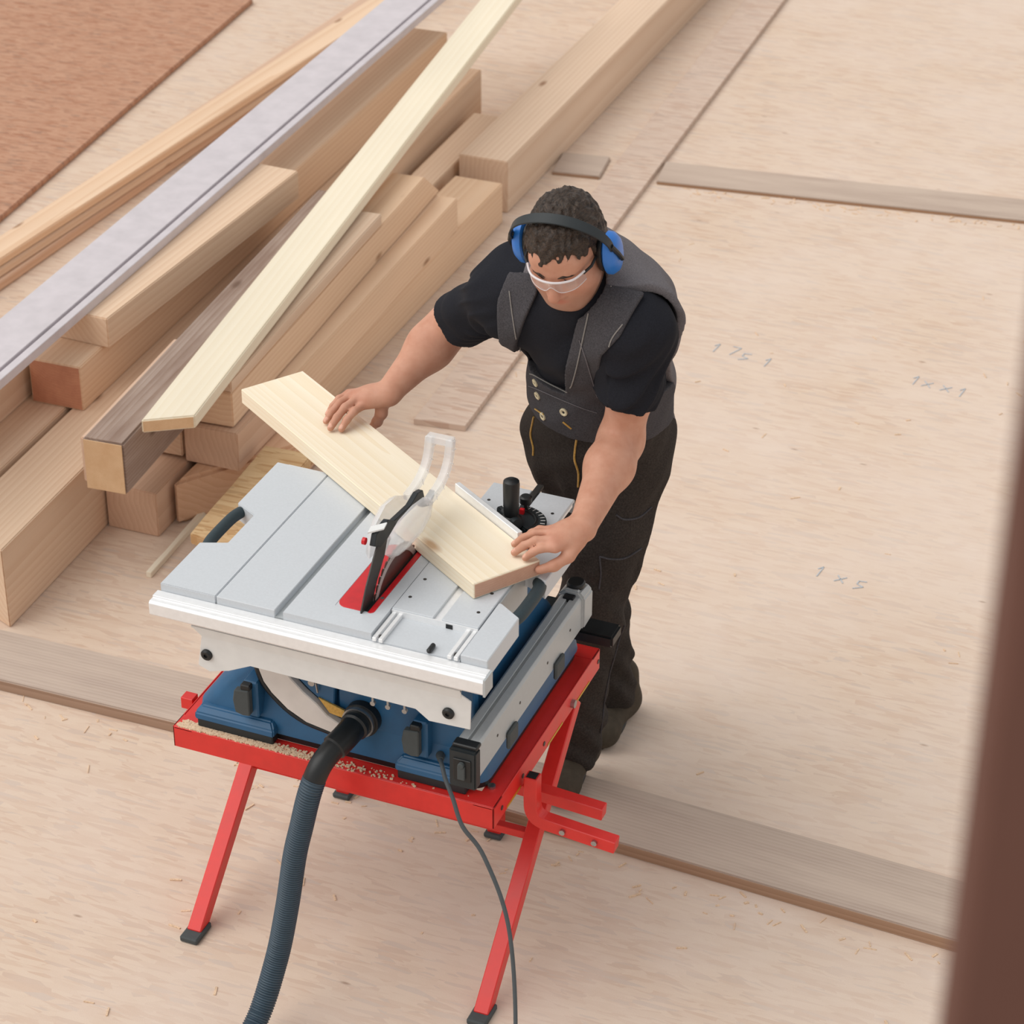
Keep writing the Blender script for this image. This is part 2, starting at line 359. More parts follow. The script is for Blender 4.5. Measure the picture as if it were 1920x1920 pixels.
beam('squared_timber', 'floor beam left of the lowest right-hand beam at the back of the stack', (-.912, 2.0), 1.6, .10, 2.0, 0, .137, 'pine', group=G1)
beam('squared_timber', 'middle beam with a pale top strip lying on the lowest right-hand beam', (-.691, 1.80), 2.4, .145, 1.31, .139, .245, 'pine', group=G1)
beam('squared_timber', 'upper beam with a slanting far end and swirling grain beside the pale yellow plank', (-.712, 1.575), 3.8, .105, 1.56, .247, .347, 'pine', ftop=.13, group=G1)
beam('wood_board', 'flat board with a square far end lying on the swirling-grained upper beam', (-.713, 1.577), 3.8, .098, 1.07, .3475, .382, 'pine', 'board')
beam('squared_timber', 'beam behind the stack starting at the far end of the lowest right-hand beam', (-.765, 3.56), .6, .17, 2.4, 0, .18, 'pine', group=G1)
beam('osb_offcut', 'strip of raw pressed-strand board poking out behind the left handle of the saw table', (-.503, 1.165), 3.5, .135, .50, .133, .163, 'osb_raw', 'board', nskew=.04)
beam('wood_block', 'small block propping up the raw pressed-strand strip', (-.52, 1.30), 3.5, .09, .12, 0, .132, 'pine', 'block')
beam('wood_lath', 'thin lath lying on the floor left of the saw table', (-.762, 1.20), 2.7, .014, .32, 0, .016, 'spruce', 'lath', bevel=.001)
# far left boards
beam('rust_board', 'reddish pressed-strand panel in the far left corner', (-2.22, 2.6), 5.0, 1.2, 2.4, 0, .02, 'osb_rust', 'board')
GB = 'boards bundled at the far left'
beam('wood_board', 'lowest of the three boards bundled at the far left, with a red-brown edge', (-2.0, 1.9), -2.4, .17, 4.2, 0, .028, 'pine_red', 'board', group=GB)
beam('wood_board', 'middle board of the bundle at the far left', (-2.03, 1.9), -3.6, .13, 4.2, .0285, .054, 'pine', 'board', group=GB)
beam('wood_board', 'topmost pale board of the bundle at the far left', (-2.04, 1.9), -3.8, .10, 4.2, .0545, .081, 'pine', 'board', group=GB)
# loose boards on the floor
beam('osb_strip', 'long flat pressed-strand strip on the floor running away behind the worker', (-.328, 2.185), 2.8, .148, 4.6, 0, .018, 'osb_sheet', 'board', nskew=-.012, bevel=.001)
beam('weathered_plank', 'grey weathered floor plank running left from under the saw stand', (-2.6, .60), -88.6, .185, 2.62, 0, .03, 'grey_plank', 'plank', bevel=.004, edgemat='edge_brown')
beam('weathered_plank', 'grey weathered floor plank running right from under the worker\'s front foot', (.03, .665), -92.5, .19, 3.2, 0, .03, 'grey_plank', 'plank', bevel=.004, edgemat='edge_brown')
beam('weathered_plank', 'long grey plank on the floor far behind the worker, running off to the right', (-.395, 3.966), -82.1, .17, 5.5, 0, .012, 'grey_plank', 'plank', bevel=.003, edgemat='edge_brown')
beam('weathered_plank', 'short grey plank far back between the timber stack and the pressed-strand strip', (-.745, 3.905), -82.1, .17, .165, 0, .012, 'grey_plank', 'plank', bevel=.003, edgemat='edge_brown')
# chips of wood
def chips():
    rr = random.Random(3); m = MB()
    for i in range(420):
        k = rr.random()
        if k < .45: x = rr.uniform(-.3, 2.2); y = 3.76+(x+1.9)*.1388-.03+rr.gauss(0, .02)
        elif k < .7: x = rr.uniform(-1.3, 1.9); y = rr.gauss(.58, .05)
        else: x = rr.uniform(-.6, 2.0); y = rr.uniform(-.6, 3.6)
        l = rr.uniform(.006, .028); w = rr.uniform(.0015, .005); a = rr.uniform(0, 6.3)
        M = Matrix.Translation((x, y, 0)) @ Matrix.Rotation(a, 4, 'Z'); m.box(-l/2, l/2, -w/2, w/2, 0, rr.uniform(.001, .003), M)
    return tag(m.build('wood_chips', 'sawdust'), 'pale wood chips and splinters scattered over the floor', 'wood chips', kind='stuff')
chips()
def post():
    m = MB(); m.box(0, .11, 0, .11, 0, 4.3); o = m.build('support_post', 'post_brown', None, bevel=.004)
    o.location = (1.922, -2.647, 0); o.rotation_euler = (0, 0, math.radians(10.5)); tag(o, 'dark brown vertical post out of focus at the right edge', 'post', kind='structure')
    m = MB()
    m.box(.03, .08, -.008, 0, 1.2, 1.26); ORG[o.name] = Vector((0, 0, 0)); m.build('bracket', 'steel_dark', o)
post()
# ------------------------------------------------------------------ the stand
T = .90            # height of the saw table
st = thing('saw_stand', 'red folding steel stand carrying the table saw', 'stand', (.3, .3, 0))
X0, X1, Y0, Y1, ZT = -.038, .635, .065, .63, .521
def angle_rail(a, b, inner, name='tray_rail'):
    """L-section rail: upright flange outside, ledge inside"""
    m = MB(); a = Vector(a); b = Vector(b); n = Vector(inner); d = n*.042; t = n*.003
    def quad(p0, p1, off, z0, z1):
        q = [p0, p1, p1+off, p0+off]
        lo = [m.bm.verts.new((p.x, p.y, z0)) for p in q]; hi = [m.bm.verts.new((p.x, p.y, z1)) for p in q]
        m.face(lo); m.face(hi)
        for i in range(4): m.face([lo[i], lo[(i+1) % 4], hi[(i+1) % 4], hi[i]])
    quad(a, b, t, ZT-.048, ZT); e_ = .0012 if abs(n.x) > .5 else 0; quad(a+t, b+t, d-t, ZT-.003-e_, ZT-e_)
    return m.build(name, 'stand_red', st, bevel=.0008)
angle_rail((X0, Y0, 0), (X1, Y0, 0), (0, 1, 0)); angle_rail((X0, Y1, 0), (X1, Y1, 0), (0, -1, 0))
angle_rail((X0, Y0, 0), (X0, Y1, 0), (1, 0, 0)); rr_ = angle_rail((X1, Y0, 0), (X1, Y1, 0), (-1, 0, 0))
for y in (.02+Y0, .19, .30, .60):
    m = MB(); m.cyl((X1-.001, y+.02, ZT-.026), (X1+.0012, y+.02, ZT-.026), .005, 10); m.build('bolt_hole', 'steel_dark', st)
for y0, y1 in ((.13, .20), (.34, .42), (.50, .57)):
    m = MB(); m.box(X1-.001, X1+.0008, y0, y1, ZT-.046, ZT-.041); m.build('slot', 'yellow_metal', st)
m = MB(); m.cyl((X1, .47, ZT-.03), (X1+.008, .47, ZT-.03), .009, 8); m.build('pivot_bolt', 'steel', st)
m = MB(); m.cyl((.606, .125, ZT-.003), (.606, .125, ZT+.004), .008, 8); m.build('bolt', 'steel', st)
for y in (.165,):
    m = MB(); m.tube([(X0-.018, y-.012, ZT-.012), (X0-.018, y+.012, ZT-.012)], .013, 4, sq=True); m.box(X0-.02, X0+.002, y-.008, y+.008, ZT-.028, ZT-.010); m.build('bracket', 'stand_red', st, bevel=.001)
# slanting legs and hidden rear legs
for x in (-.022, .612):
    m = MB(); m.tube([(x, .535, .452), (x, .065, .004)], .0155, 4, sq=True); lg = m.build('leg', 'stand_red', st, bevel=.002)
    m = MB(); m.box(x-.02, x+.02, .03, .095, 0, .014); m.build('rubber_foot', 'rubber_grey', lg, bevel=.003)
for x in (.06, .42):
    m = MB(); m.tube([(x, .60, .49), (x, .60, .004)], .0155, 4, sq=True); lg = m.build('leg', 'stand_red', st, bevel=.002)
    m = MB(); m.box(x-.02, x+.02, .575, .625, .0, .012); m.build('rubber_foot', 'rubber_grey', lg, bevel=.003)
m = MB(); m.tube([(-.022, .33, .255), (.612, .33, .255)], .009, 4, sq=True); m.build('cross_bar', 'stand_red', st, bevel=.001)
m = MB(); m.tube(spline([(.657, .205, .506), (.657, .205, .455), (.660, .205, .425), (.676, .205, .408), (.72, .205, .402), (.83, .205, .392)], 4), .0135, 4, sq=True); ob = m.build('outrigger', 'stand_red', st, bevel=.0015)
m = MB(); m.box(.6475, .6665, .1955, .2145, .5055, .5075); m.build('tube_opening', 'black_plastic', ob)
for x in (.725, .79):
    m = MB(); m.cyl((x, .1915, .402-(x-.72)*.09), (x, .186, .402-(x-.72)*.09), .006, 8); m.build('rivet', 'steel', ob)
m = MB(); m.tube([(.48, .285, .415), (.775, .285, .396)], .0135, 4, sq=True); m.build('outrigger', 'stand_red', st, bevel=.0015)
def tray_dust():
    rr = random.Random(5); m = MB()
    for i in range(1500):
        x = X0+.012+abs(rr.gauss(0, .17)); x = min(x, X1-.02); y = Y0+.003+.022*rr.random()**1.2; r = rr.uniform(.0010, .0032)
        M = Matrix.Translation((x, y, ZT)) @ Matrix.Rotation(rr.uniform(0, 3), 4, 'Z'); m.box(-r, r, -r*.6, r*.6, 0, r*.9, M)
    # the low drift of dust lying in the corner of the ledge
    n = 40; top = []; a = []
    rings = []
    for i in range(n+1):
        x = X0+.006+.30*i/n; h = .0035*(1-.7*i/n)*(.6+.4*rr.random()); w = .017*(1-.5*i/n)*(.7+.3*rr.random())
        rings.append([(x, Y0+.0035, ZT), (x, Y0+.0035, ZT+h), (x, Y0+.0035+w*.5, ZT+h*.75), (x, Y0+.0035+w, ZT)])
    m.loft(rings)
    tag(m.build('sawdust_pile', 'sawdust'), 'drift of pale sawdust along the front ledge of the red stand', 'sawdust', kind='stuff')
tray_dust()
# ------------------------------------------------------------------ the table saw
sw = thing('table_saw', 'blue and grey portable table saw with a raised blade', 'table saw', (.3, .3, .5215))
tz0 = T-.040
m = MB(); m.prism([(0, 0), (.1140, 0), (.1140, .476), (0, .476), (0, .306), (.049, .278), (.049, .172), (0, .152)], tz0, T, 'z'); m.build('extension_table', 'table_grey', sw, bevel=.0015, seg=2)
m = MB(); m.prism([(.1155, 0), (.234, 0), (.234, .476), (.1155, .476)], tz0, T, 'z'); m.build('table_top', 'table_grey', sw, bevel=.0012)
m = MB(); m.box(.2335, .2515, .001, .476, tz0, T-.014); m.build('mitre_slot', 'table_side', sw)
m = MB()
ix0, ix1, iy0, iy1 = .327, .403, .057, .287
m.box(.251, ix0, 0, .476, tz0, T); m.box(ix1, .4255, 0, .476, tz0, T); m.box(ix0, ix1, 0, iy0, tz0, T); m.box(ix0, ix1, iy1, .476, tz0, T)
bmesh.ops.remove_doubles(m.bm, verts=m.bm.verts[:], dist=1e-5)
m.build('table_top', 'table_grey', sw)
m = MB(); m.box(ix0-.002, ix1+.002, iy0-.002, iy1+.002, T-.030, T-.0008); m.build('throat', 'table_grey', sw)
m = MB(); m.box(.3797, .3913, iy0+.004, iy1-.002, T-.02, T-.0004); m.build('blade_slot', 'black_plastic', sw)
def rrect(x0, x1, y0, y1, r, corners=(1, 1, 1, 1), n=6):
    out = []
    for (cx, cy, a0, on) in ((x1-r, y1-r, 0, corners[0]), (x0+r, y1-r, 90, corners[1]), (x0+r, y0+r, 180, corners[2]), (x1-r, y0+r, 270, corners[3])):
        if on: out += [(cx+r*math.cos(math.radians(a0+90*i/n)), cy+r*math.sin(math.radians(a0+90*i/n))) for i in range(n+1)]
        else: out.append((cx+r*(1 if a0 in (0, 270) else -1), cy+r*(1 if a0 in (0, 90) else -1)))
    return out
ins = None
m = MB(); m.prism(rrect(ix0+.0008, .3795, iy0+.0008, iy1-.0008, .02, (0, 1, 1, 0)), T-.006, T+.0004, 'z'); ins = m.build('throat_plate', 'insert_red', sw, bevel=.0006)
m = MB(); m.prism(rrect(.3915, ix1-.0008, iy0+.0008, iy1-.0008, .009, (1, 0, 0, 1)), T-.006, T+.0004, 'z'); m.build('throat_plate', 'insert_red', sw, bevel=.0006)
m = MB(); m.cyl((.397, .110, T), (.397, .110, T+.001), .004, 12); m.build('screw', 'steel', ins)
# right side: bed, rails, sliding carriage, outer strips
m = MB(); m.box(.4255, .597, 0, .476, tz0, T-.013); m.build('carriage_bed', 'table_grey', sw)
for x0 in (.4290, .5745):
    for dx in (0, .0125):
        m = MB(); m.box(x0+dx, x0+dx+.0075, -.004, .56, T-.013, T-.005); m.build('guide_rail', 'alu_bright', sw, bevel=.0006)
    m = MB(); m.cyl((x0+.010, .012, T-.013), (x0+.010, .012, T-.009), .0035, 10); m.build('screw', 'steel_dark', sw)
m = MB(); m.prism([(.427, .086), (.5085, .086), (.5085, .566), (.427, .566)], T-.005, T+.002, 'z'); ca = m.build('sliding_carriage', 'table_grey', sw, bevel=.0012)
m = MB(); m.prism([(.5245, .086), (.596, .086), (.596, .566), (.5245, .566)], T-.005, T+.002, 'z'); m.build('sliding_carriage', 'table_grey', sw, bevel=.0012)
m = MB(); m.box(.5080, .5250, .086, .566, T-.012, T-.0035); m.build('carriage_slot', 'alu_bright', ca)
m = MB(); m.box(.427, .596, .084, .0865, T-.016, T-.001); m.build('carriage_lip', 'alu_bright', ca)
m = MB(); m.box(.427, .596, .5655, .568, T-.030, T-.001); m.build('carriage_lip', 'table_side', ca)
m = MB(); m.box(.534, .547, .0832, .0842, T-.014, T-.004); m.build('stop_notch', 'black_plastic', ca)
for x, y in ((.444, .195), (.443, .131), (.576, .198), (.577, .132), (.444, .50), (.576, .50)):
    m = MB(); m.cyl((x, y, T+.0018), (x, y, T+.0026), .0034, 10); m.build('screw', 'steel_dark', ca)
m = MB(); m.box(.5335, .5425, -.004, .022, T-.013, T-.003); m.build('rubber_stop', 'black_plastic', sw, bevel=.003)
m = MB(); m.prism([(.598, 0), (.650, 0), (.650, .147), (.604, .178), (.598, .178)], tz0, T, 'z'); m.build('side_table', 'table_grey', sw, bevel=.0015)
m = MB(); m.prism([(.598, .302), (.606, .302), (.650, .275), (.650, .476), (.598, .476)], tz0, T, 'z'); m.build('side_table', 'table_grey', sw, bevel=.0015)
m = MB(); m.box(.585, .599, .165, .315, tz0-.03, T-.004); m.build('side_rib', 'table_side', sw)
# carrying handles in the notches
m = MB(); m.tube(spline([(.010, .160, T-.014), (.006, .19, T-.012), (.006, .265, T-.012), (.010, .298, T-.014)], 5), .0115, 14); m.build('carry_handle', 'teal_grip', sw, smooth=True)
m = MB(); m.tube(spline([(.634, .150, T-.016), (.642, .18, T-.013), (.642, .262, T-.013), (.632, .290, T-.016)], 5), .0125, 14); m.build('carry_handle', 'teal_grip', sw, smooth=True)
# rails front and back
def extr(prof, x0, x1, name, mat, bev=.0006):
    q = MB(); q.prism(prof, x0, x1, 'x'); return q.build(name, mat, sw, bevel=bev)
extr([(-.0005, .884), (-.020, .884), (-.0205, .880), (-.032, .880), (-.036, .876), (-.036, .853), (-.030, .847), (-.0005, .847)], -.006, .656, 'guide_rail', 'alu_bright')
m = MB(); m.box(.656, .660, -.036, -.001, .848, .883); m.build('rail_end_cap', 'table_side', sw)
extr([(.4765, .884), (.500, .884), (.506, .876), (.506, .853), (.4765, .850)], .012, .640, 'guide_rail', 'alu_bright')
# rear apron plate under the rail
m = MB(); m.prism([(.081, .808), (.070, .738), (.093, .729), (.133, .741), (.179, .764), (.511, .760), (.537, .741), (.617, .744), (.619, .805), (.600, .815)], -.003, .0005, 'y'); ap = m.build('apron_plate', 'plate_white', sw, bevel=.0006)
m = MB(); m.loft([[(.062, -.006, .826), (.062, .030, .832), (.062, .030, .829), (.062, -.006, .822)], [(.600, -.006, .826), (.600, .030, .832), (.600, .030, .829), (.600, -.006, .822)]]); m.loft([[(.062, -.0065, .826), (.081, -.003, .806), (.081, .000, .806), (.062, -.003, .826)], [(.600, -.0065, .826), (.600, -.003, .806), (.600, .0, .806), (.600, -.003, .826)]]); m.build('apron_flange', 'plate_white', ap)
for x, z in ((.090, .767), (.576, .770)):
    m = MB(); m.lathe([(.0115, 0), (.0115, .004), (.008, .007), (.004, .007), (.0035, .004), (0, .004)], (x, -.003, z), (0, -1, 0), 16); m.build('socket_bolt', 'black_plastic', ap, smooth=True)
for (xs, zs) in (((.175, .183, .192, .215), (.828, .8345, .829, .8285)), ((.372, .380, .390, .44), (.828, .8345, .829, .8285)), ((.44, .49, .52, .545), (.8285, .829, .8275, .8285))):
    m = MB()
    for i in range(3): m.tube([(xs[i], .004, zs[i]), (xs[i+1], .004, zs[i+1])], .0014, 6)
    m.build('flange_slot', 'black_plastic', ap)
m = MB(); m.box(.358, .381, -.002, .006, .833, .8385); m.build('red_tab', 'insert_red', ap)
for x in (.425, .455, .488):
    m = MB(); m.box(x-.002, x+.002, -.001, .003, .748, .764); m.cyl((x, -.002, .747), (x, .004, .747), .005, 10); m.build('retaining_pin', 'steel', ap)
# base
m = MB()
def ring(x0, x1, y0, y1, z, r=.03, n=4):
    return [(p[0], p[1], z) for p in rrect(x0, x1, y0, y1, r, n=n)]
m.loft([ring(-.004, .604, .098, .606, .540), ring(.0, .600, .100, .604, .566), ring(.035, .583, .118, .585, .612), ring(.088, .572, .128, .545, .665), ring(.105, .570, .132, .50, .72), ring(.105, .570, .132, .48, .862)])
m.build('base', 'saw_blue', sw, smooth=True, angle=30)
m = MB(); m.prism(rrect(.002, .600, .104, .600, .03), .5215, .545, 'z'); m.build('plinth', 'black_plastic', sw, bevel=.002)
for x0, x1 in ((.004, .174), (.428, .575)):
    m = MB(); m.loft([[(x0, .078, .541), (x1, .078, .541), (x1, .20, .541), (x0, .20, .541)], [(x0, .080, .556), (x1, .080, .556), (x1, .20, .556), (x0, .20, .556)], [(x0+.010, .092, .568), (x1-.010, .092, .568), (x1-.010, .20, .578), (x0+.010, .20, .578)]]); f_ = m.build('foot_block', 'saw_blue', sw, bevel=.003, seg=2)
    m = MB(); m.box(x0+.004, x1-.004, .082, .19, .5215, .5415); m.build('rubber_foot', 'dark_plastic', f_, bevel=.002)
for x0, z0 in ((.098, .585), (.450, .590)):
    m = MB(); m.box(x0+.012, x0+.042, .088, .15, z0-.012, z0+.070); c_ = m.build('clip_seat', 'saw_blue', sw, bevel=.003)
    m = MB(); m.prism([(x0, z0+.002), (x0-.004, z0+.03), (x0, z0+.054), (x0+.016, z0+.056), (x0+.031, z0+.058), (x0+.031, z0+.0), (x0+.015, z0-.002)], .072, .088, 'y'); m.build('cable_clip', 'rubber_grey', c_, bevel=.002)
    m = MB(); m.box(x0+.012, x0+.032, .075, .092, z0+.055, z0+.068); m.build('clip_hook', 'black_plastic', c_, bevel=.002)
arc_o = [(.128, .74), (.134, .71), (.142, .68), (.150, .657), (.166, .635), (.198, .606), (.237, .586), (.293, .576)]
arc_i = [(.316, .598), (.283, .614), (.261, .636), (.234, .656), (.209, .680), (.188, .71), (.175, .74)]
m = MB(); m.prism(arc_o+arc_i, .095, .112, 'y'); m.build('arc_cover', 'arc_cover', sw, bevel=.002)
m = MB(); m.tube(spline([(x-.006, .103, z-.004) for x, z in arc_o], 3), .006, 8); m.build('arc_groove', 'black_plastic', sw, smooth=True)
m = MB(); m.prism([(.205, .745), (.216, .682), (.241, .658), (.268, .638), (.292, .612), (.300, .74)], .104, .118, 'y'); m.prism([(.300, .592), (.580, .60), (.575, .745), (.300, .745)], .112, .135, 'y'); m.build('back_panel', 'saw_blue', sw, bevel=.002)
m = MB(); m.lathe([(.036, 0), (.036, .02), (.031, .02), (.031, 0)], (.352, .116, .622), (0, -1, 0), 28); m.build('dust_port', 'black_plastic', sw, smooth=True)
m = MB(); m.prism([(.262, .648), (.322, .630), (.322, .612), (.285, .618)], .100, .106, 'y'); m.build('chip_recess', 'brass', sw, bevel=.001)
m = MB(); m.cyl((.252, .094, .682), (.252, .10, .682), .007, 10); m.cyl((.262, .094, .686), (.262, .10, .66), .002, 6); m.build('screw', 'steel', sw)
m = MB(); m.cyl((.574, .09, .79), (.578, .09, .79), .012, 12); m.build('side_knob', 'black_plastic', sw)
# blade, riving knife and guard
m = MB(); bc = Vector((.3860, .19, .849)); R = .108; teeth = 40; pts = []
for i in range(teeth):
    a = 2*math.pi*i/teeth
    pts += [(bc.y+(R-.005)*math.cos(a), bc.z+(R-.005)*math.sin(a)), (bc.y+R*math.cos(a+.02), bc.z+R*math.sin(a+.02)), (bc.y+R*math.cos(a+.06), bc.z+R*math.sin(a+.06))]
m.prism(pts, .3852, .3876, 'x'); bl = m.build('saw_blade', 'blade_steel', sw)
m = MB(); n_ = 48
m.loft([[(x, bc.y+r*math.cos(2*math.pi*i/n_), bc.z+r*math.sin(2*math.pi*i/n_)) for i in range(n_)] for x, r in ((.3848, R-.016), (.3848, R-.0045), (.3880, R-.0045), (.3880, R-.016))], cap=False); m.build('blade_rim', 'rim_steel', bl)
m = MB(); m.prism([(.048, .878), (.050, .905), (.075, .945), (.108, .985), (.128, 1.006), (.165, 1.006), (.182, .985), (.150, .962), (.118, .93), (.094, .893), (.09, .878)], .3808, .3838, 'x'); m.build('riving_knife', 'steel_dark', sw, bevel=.0005)
m = MB(); m.prism([(.104, 1.012), (.114, 1.032), (.165, 1.034), (.190, 1.018), (.262, 1.010), (.296, 1.018), (.318, 1.012), (.326, .988), (.348, .976), (.372, .982), (.366, .968), (.345, .962), (.318, .974), (.300, .994), (.26, .999), (.190, 1.004), (.165, .998), (.13, .996)], .3765, .3875, 'x'); gb = m.build('guard_holder', 'dark_plastic', sw, bevel=.0012)
m = MB(); m.loft([[(.372, .108, 1.033), (.372, .122, 1.038), (.372, .122, 1.041), (.372, .108, 1.036)], [(.398, .122, 1.040), (.398, .136, 1.045), (.398, .136, 1.048), (.398, .122, 1.043)]]); m.build('release_lever', 'plate_white', gb)
m = MB(); m.cyl((.366, .10, 1.022), (.372, .10, 1.022), .007, 10); m.build('pivot_screw', 'insert_red', gb)
def clear_side(x, dirx, outline, name='guard_shield'):
    """a clear moulded cheek: outline in (y, z), bulging outwards between two rims"""
    q = MB(); cy = sum(p[0] for p in outline)/len(outline); cz = sum(p[1] for p in outline)/len(outline)
    lay = []
    for s, bx in ((1.0, 0), (.86, .010), (.55, .016), (.2, .018)):
        lay.append([(x+dirx*bx, cy+(p[0]-cy)*s, cz+(p[1]-cz)*s) for p in outline])
    inner = [[(v[0]-dirx*.0025, v[1], v[2]) for v in l] for l in lay]
    q.loft(lay[::-1]+inner, cap=True); return q.build(name, 'clear_plastic', gb, smooth=True)
clear_side(.356, -1, [(.140, .958), (.150, .992), (.172, 1.014), (.215, 1.030), (.262, 1.024), (.305, 1.000), (.325, .972), (.27, .954), (.20, .948)])
clear_side(.404, 1, [(.115, .992), (.128, 1.018), (.175, 1.030), (.235, 1.028), (.285, 1.018), (.318, 1.000), (.305, .972), (.262, .958), (.19, .960), (.14, .970)])
def arm(x, pts, w=.016):
    q = MB(); P = spline([(x, *p) for p in pts], 4); L = []
    for i, c in enumerate(P):
        d = (P[min(i+1, len(P)-1)]-P[max(i-1, 0)]).normalized(); n = Vector((0, -d.z, d.y))
        L.append([c+n*w/2+Vector((.008, 0, 0)), c+n*w/2-Vector((.008, 0, 0)), c-n*w/2-Vector((.008, 0, 0)), c-n*w/2+Vector((.008, 0, 0))])
    q.loft(L); o = q.build('guard_arm', 'clear_plastic', gb, bevel=.002)
    for i in range(2, len(P)-1, 3):
        d = (P[i+1]-P[i-1]).normalized(); n = Vector((0, -d.z, d.y)); k = MB()
        k.tube([P[i]+n*w*.5+Vector((.0088, 0, 0)), P[i]-n*w*.5+Vector((.0088, 0, 0))], .0013, 6); k.build('arm_rib', 'clear_plastic', gb)
    return P
A1_ = arm(.362, [(.300, 1.000), (.345, 1.004), (.378, 1.016), (.400, 1.040), (.410, 1.075)])
A2_ = arm(.404, [(.300, 1.000), (.345, 1.004), (.378, 1.016), (.400, 1.040), (.410, 1.075)])
m = MB(); m.box(.356, .410, .402, .420, 1.062, 1.078); m.build('guard_bridge', 'clear_plastic', gb, bevel=.002)
# power cable
m = MB(); m.tube(spline([(.511, .10, .582), (.530, .068, .590), (.545, .05, .574), (.569, .03, .548), (.595, .012, .507), (.639, .01, .45), (.70, -.02, .33), (.74, -.08, .15), (.76, -.16, .03), (.80, -.34, .007), (.78, -.8, .006)], 8), .0042, 10); m.build('power_cable', 'cable_grey', sw, smooth=True)
m = MB(); m.cyl((.511, .105, .581), (.520, .085, .587), .009, 12, .006); m.build('cable_grommet', 'rubber_grey', sw, smooth=True)
# ------------------------------------------------------------------ vacuum hose
hz = thing('vacuum_hose', 'dark ribbed vacuum hose plugged into the back of the saw', 'hose', (.30, -.4, 0))
hp = spline([(.350, .094, .622), (.344, .04, .618), (.333, 0, .608), (.324, -.03, .588), (.313, -.05, .541), (.299, -.06, .469), (.287, -.07, .403), (.272, -.085, .28), (.255, -.11, .16), (.24, -.18, .055), (.225, -.30, .026), (.20, -.55, .024), (.15, -.9, .024)], 14)
cut = 14*3+7
m = MB(); m.tube(hp[:cut], [.029]*6+[.0255]*(18)+[.022]*(cut-24), 22); m.build('cuff', 'black_plastic', hz, smooth=True)
m = MB(); m.lathe([(.0325, 0), (.0325, .012), (.029, .012), (.029, 0)], (.350, .098, .622), (0, -1, 0), 24); m.build('cuff_ring', 'steel', hz, smooth=True)
def ribbed(P, r, pitch=.0052):
    q = MB(); pts = [P[0]]; acc = 0; out = []
    d = [0]
    for a, b in zip(P, P[1:]): d.append(d[-1]+(b-a).length)
    n = int(d[-1]/(pitch/4)); res = []; rad = []
    j = 0
    for i in range(n+1):
        s = d[-1]*i/n
        while j < len(d)-2 and d[j+1] < s: j += 1
        t = (s-d[j])/max(1e-9, d[j+1]-d[j]); res.append(P[j].lerp(P[j+1], t)); rad.append(r+(.0016, .0022, .0006, -.0002)[i % 4]-.0006)
    q.tube(res, rad, 18); return q
ribbed(hp[cut-1:], .0215).build('ribbed_tube', 'hose_blue', hz, smooth=True, angle=80)
# ------------------------------------------------------------------ rip fence stored at the side
rf = thing('rip_fence', 'grey aluminium rip fence stored along the right side of the saw base', 'rip fence', (.61, .26, .635))
m = MB(); m.loft([[(.586, y, .636), (.632, y, .636), (.632, y, .704), (.628, y, .710), (.612, y, .710), (.6115, y, .703), (.6065, y, .703), (.606, y, .710), (.592, y, .710), (.586, y, .704)] for y in (.004, .525)]); m.build('fence_bar', 'table_side', rf, bevel=.0008)
m = MB(); m.box(.583, .635, -.020, .004, .622, .705); nc = m.build('end_cap', 'dark_plastic', rf, bevel=.003, seg=2)
m = MB(); m.box(.592, .626, -.023, -.018, .640, .688); m.build('cap_recess', 'black_plastic', nc, bevel=.001)
m = MB(); m.box(.602, .616, -.028, -.02, .646, .675); m.cyl((.609, -.030, .678), (.609, -.018, .678), .006, 10); m.build('latch', 'rubber_grey', nc, bevel=.001)
m = MB(); m.box(.586, .634, -.012, .010, .704, .713); m.build('cap_top', 'black_plastic', nc, bevel=.002)
m = MB(); m.loft([[(.582, .520, .636), (.638, .520, .636), (.638, .520, .708), (.626, .520, .722), (.596, .520, .722), (.582, .520, .708)], [(.582, .570, .640), (.638, .570, .640), (.638, .570, .704), (.626, .570, .716), (.596, .570, .716), (.582, .570, .704)]]); fc = m.build('clamp_head', 'table_side', rf, bevel=.004, seg=2)
m = MB(); m.prism(rrect(.592, .628, .528, .566, .016), .715, .728, 'z'); m.build('clamp_button', 'black_plastic', fc, bevel=.003)
m = MB(); m.box(.598, .620, .505, .524, .700, .714); m.build('slot_plug', 'black_plastic', fc, bevel=.001)
m = MB(); m.box(.600, .690, .545, .600, .588, .640 - .026); hk = m.build('hook_block', 'black_plastic', rf, bevel=.004, seg=2)
m = MB(); m.box(.648, .676, .560, .592, .6125, .6135); m.build('hook_window', 'steel_dark', hk)
m = MB(); m.box(.545, .585, .50, .56, .640, .672); m.build('inner_block', 'dark_plastic', rf, bevel=.003)
for y in (.13, .37):
    m = MB(); m.box(.632, .640, y, y+.045, .612, .650); m.build('holding_clip', 'rubber_grey', rf, bevel=.003)
for y in (.09, .20, .34, .46):
    m = MB(); m.cyl((.6318, y, .672), (.6328, y, .672), .003, 8); m.build('screw', 'steel_dark', rf)
